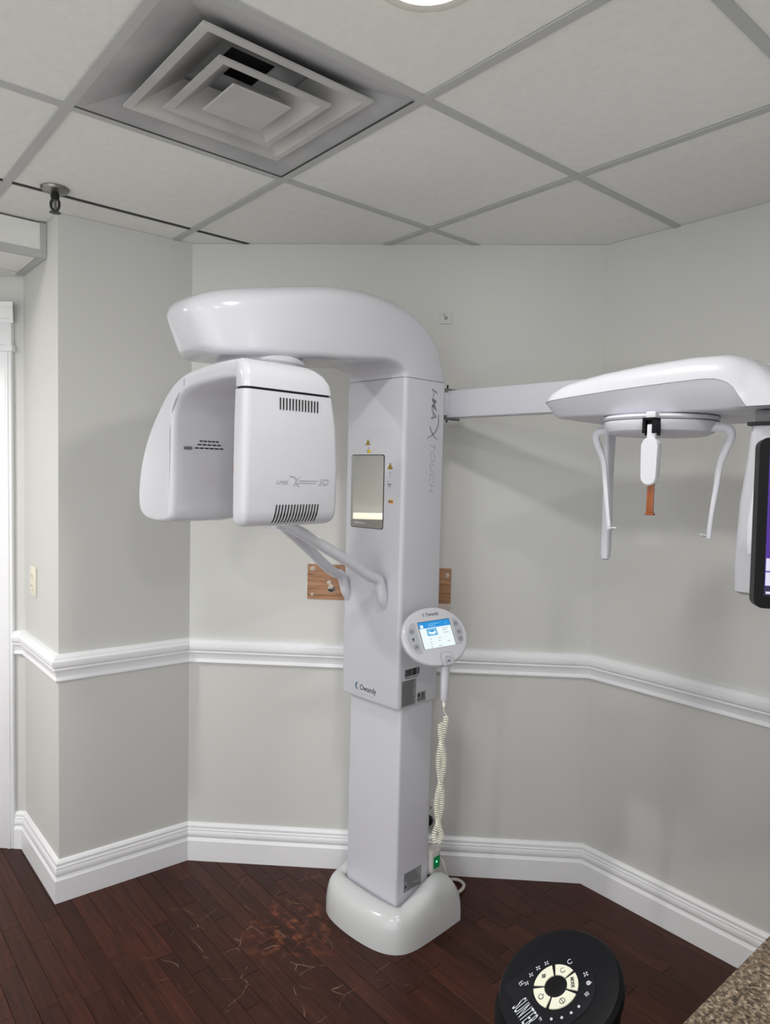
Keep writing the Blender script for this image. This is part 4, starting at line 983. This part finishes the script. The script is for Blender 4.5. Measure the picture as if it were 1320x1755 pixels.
bm = bmesh.new(); loft(bm, [circ(0.110, -0.024), circ(0.1125, -0.018), circ(0.1125, -0.010), circ(0.107, -0.0035), circ(0.097, -0.001), circ(0.05, 0.0)]); top = place(obj('top_cap', bm, 'heater', root, smooth=30), topm)
fld = [(-0.066, -0.075), (0.066, -0.075)] + [(0.069 * math.cos(a), 0.002 + 0.068 * math.sin(a)) for a in [PI * k / 30 for k in range(31)]]
bm = bmesh.new(); loft(bm, [[(x * s_k, y * s_k, z) for x, y in fld] for s_k, z in ((1, -0.003), (1, 0.0006), (0.985, 0.0012))]); obj('control_field', bm, 'heater2', top, smooth=30)
ZT = 0.0012
for a0, a1 in ((155.5, 226.5), (94.5, 146.5), (36.5, 85.5), (-51.5, 27.5), (-124.5, -60.5)):
    b_ = bmesh.new(); n = 14
    ring = [(0.0402 * math.cos(math.radians(a0 + (a1 - a0) * i / n)), 0.0402 * math.sin(math.radians(a0 + (a1 - a0) * i / n))) for i in range(n + 1)]
    ring += [(0.0207 * math.cos(math.radians(a1 - (a1 - a0) * i / n)), 0.0207 * math.sin(math.radians(a1 - (a1 - a0) * i / n))) for i in range(n + 1)]
    loft(b_, [[(x, y, z) for x, y in ring] for z in (ZT - 0.001, ZT + 0.0022)])
    obj('button', b_, 'btn', top, smooth=30)
bm = bmesh.new(); lathe(bm, [(0.0195, ZT - 0.001), (0.0195, ZT + 0.0008), (0.018, ZT + 0.0014), (0.001, ZT + 0.0014)], 36); obj('ring_centre', bm, 'black', top)
def hmark(parts, m='ink', nm='button_mark', z=ZT + 0.0022):
    b_ = bmesh.new()
    for p in parts: tube(b_, [(x, y, z) for x, y in p], 0.0007, 5)
    obj(nm, b_, m, top)
def arc(cx_, cy_, r, a0, a1, n=14): return [(cx_ + r * math.cos(math.radians(a0 + (a1 - a0) * i / n)), cy_ + r * math.sin(math.radians(a0 + (a1 - a0) * i / n))) for i in range(n + 1)]
def ringpt(a, r=0.0305): return (r * math.cos(math.radians(a)), r * math.sin(math.radians(a)))
x, y = ringpt(120); hmark([arc(x, y, 0.0042, 120, 400)])
x, y = ringpt(191); hmark([arc(x, y, 0.003, 0, 360), [(x - 0.0045, y - .001), (x + 0.0045, y + .001)], [(x + .001, y - 0.0045), (x - .001, y + 0.0045)]])
x, y = ringpt(-93); hmark([arc(x, y, 0.0045, 120, 420), [(x, y + 0.0015), (x, y + 0.006)]])
x, y = ringpt(-12); hmark([arc(x, y, 0.0048, 0, 360), [(x - 0.0035, y), (x + 0.0035, y)]])
x, y = ringpt(61)
ta = math.radians(-29)
text('lettering', 'MODE', 0.0085, 'ink', top, frame((x, y, ZT + 0.0024), (math.cos(ta), math.sin(ta), 0), (-math.sin(ta), math.cos(ta), 0), (0, 0, 1)) @ Matrix.Translation((-0.0092, -0.003, 0)), sx=0.8, bold=0.0002)
def fan(x, y, r):
    b_ = bmesh.new()
    for k in range(4):
        a = k * PI / 2 + 0.4
        loft(b_, [[(x + r * rr_ * math.cos(a + da), y + r * rr_ * math.sin(a + da), z) for rr_, da in ((0.15, 0), (0.95, -0.28), (1.0, 0.28), (0.5, 0.5))] for z in (ZT, ZT + 0.0004)])
    obj('icon', b_, 'icon', top)
for x, y, r in ((-0.049, 0.012, 0.0045), (-0.052, -0.005, 0.0048), (-0.050, -0.022, 0.0045), (-0.042, -0.037, 0.0045), (0.017, 0.053, 0.005)): fan(x, y, r)
x, y = -0.049, -0.044; hmark([[(x - .003, y - .004), (x + .003, y - .004), (x + .003, y + .004), (x - .003, y + .004), (x - .003, y - .004)], [(x - .003, y), (x + .003, y)]], 'icon', 'icon', ZT)
x, y = -0.022, 0.046; hmark([arc(x, y, 0.0042, 120, 400)], 'icon', 'icon', ZT)
x, y = 0.033, 0.047; hmark([arc(x, y, 0.0034, 0, 360), arc(x, y, 0.0018, 0, 360), [(x, y), (x + .003, y + .005)]], 'icon', 'icon', ZT)
x, y = 0.047, 0.033; hmark([[(x - .0035, y - .0027 + k * .0027), (x + .0035, y - .0027 + k * .0027)] for k in range(3)], 'icon', 'icon', ZT)
for x, y in ((0.055, 0.010), (0.055, -0.006), (0.051, -0.023), (0.041, -0.038)): hmark([arc(x, y, 0.0018, 0, 360), [(x, y - .0016), (x, y + .0016)]], 'icon', 'icon', ZT)
text('lettering', 'SUNTER', 0.0435, 'icon', top, frame((-0.0225, -0.0815, ZT + 0.0002), (1, 0, 0), (0, 1, 0), (0, 0, 1)), sx=0.272, bold=-0.0002, spacing=1.12)
text('lettering', 'TM', 0.006, 'icon', top, frame((0.025, -0.0545, ZT + 0.0002), (1, 0, 0), (0, 1, 0), (0, 0, 1)), sx=0.8)
bm = bmesh.new(); tube(bm, catmull([(0.02, 0.09, 0.10), (0.03, 0.13, 0.06), (0.05, 0.17, 0.012), (0.10, 0.22, 0.006), (0.2, 0.26, 0.006)], 5), 0.004, 8); obj('power_lead', bm, 'black', root)

# counter
ce = Vector((0.592, 1.014))
root = tag(empty('granite_countertop', (ce.x, ce.y, 0.90), YAW), 'speckled brown granite countertop in the lower right corner', 'countertop')
bm = bmesh.new(); box(bm, -0.42, 0.75, -1.1, 0.0, -0.03, 0.0, bev=0.004); obj('slab', bm, 'granite', root)
root2 = tag(empty('counter_cabinet', (ce.x, ce.y, 0), YAW), 'brown base cabinet under the granite countertop, out of view', 'cabinet')
bm = bmesh.new(); box(bm, -0.39, 0.72, -1.07, -0.03, 0.08, 0.8695); obj('carcass', bm, 'cabinet', root2)
bm = bmesh.new(); box(bm, -0.35, 0.70, -1.03, -0.08, 0.0, 0.08); obj('plinth', bm, 'black', root2)
for k in range(2):
    bm = bmesh.new(); box(bm, -0.408, -0.39, -1.05 + k * 0.51, -0.56 + k * 0.51, 0.10, 0.85, bev=0.003); d_ = obj('cabinet_door', bm, 'cabinet', root2)
    bm = bmesh.new(); tube(bm, [(-0.408, -0.6 + k * 0.1, 0.7), (-0.43, -0.6 + k * 0.1, 0.7), (-0.43, -0.6 + k * 0.1, 0.8), (-0.408, -0.6 + k * 0.1, 0.8)], 0.004, 8); obj('handle', bm, 'chrome', d_)

# monitor: only its left edge is in view
mx = Vector((0.94, -0.28, 0)).normalized(); tilt = 0.05
mn = Vector((mx.y, -mx.x, 0)); my = Vector((0, 0, 1)); 
mnrm = (Vector((-0.28, -0.94, 0)).normalized() * math.cos(tilt) + Vector((0, 0, 1)) * math.sin(tilt)).normalized()
myv = mnrm.cross(mx); myv.normalize()
root = empty('monitor'); root.matrix_local = frame((0.5335, 1.0, 1.3965), mx, myv, mnrm)
tag(root, 'black framed monitor showing a purple screen at the right edge', 'monitor')
bm = bmesh.new(); loft(bm, [[(x, y, z) for x, y in rrect(0, 0.46, -0.002, 0.243, 0.012, 6)] for z in (-0.03, -0.004, 0.0)]); fr = obj('bezel', bm, 'bezel', root)
bm = bmesh.new(); box(bm, 0.0130, 0.4470, 0.0165, 0.227, -0.001, 0.0006); obj('screen', bm, 'mon_purple', root)
bm = bmesh.new(); box(bm, 0.0130, 0.4470, 0.0165, 0.030, 0.0006, 0.001); obj('taskbar', bm, 'mon_dark', root)
bm = bmesh.new(); box(bm, 0.0140, 0.10, 0.031, 0.050, 0.0006, 0.001); box(bm, 0.0140, 0.10, 0.052, 0.070, 0.0006, 0.001); box(bm, 0.015, 0.030, 0.019, 0.0225, 0.001, 0.0014); obj('screen_window', bm, 'mon_white', root)
bm = bmesh.new(); box(bm, 0.20, 0.26, 0.06, 0.16, -0.05, -0.03, bev=0.004); obj('mount', bm, 'black', root)
inv = root.matrix_local.inverted()
foot = root.matrix_local @ Vector((0.23, 0.1, -0.06)); 
bm = bmesh.new(); tube(bm, [inv @ Vector((foot.x, foot.y, 0.905)), inv @ Vector((foot.x, foot.y, 1.50))], 0.02, 14); obj('stand_pole', bm, 'black', root)
bm = bmesh.new(); lathe(bm, [(0.11, 0.9005), (0.11, 0.908), (0.03, 0.914)], 36, c=(foot.x, foot.y, 0)); bm.transform(inv); obj('stand_base', bm, 'black', root)
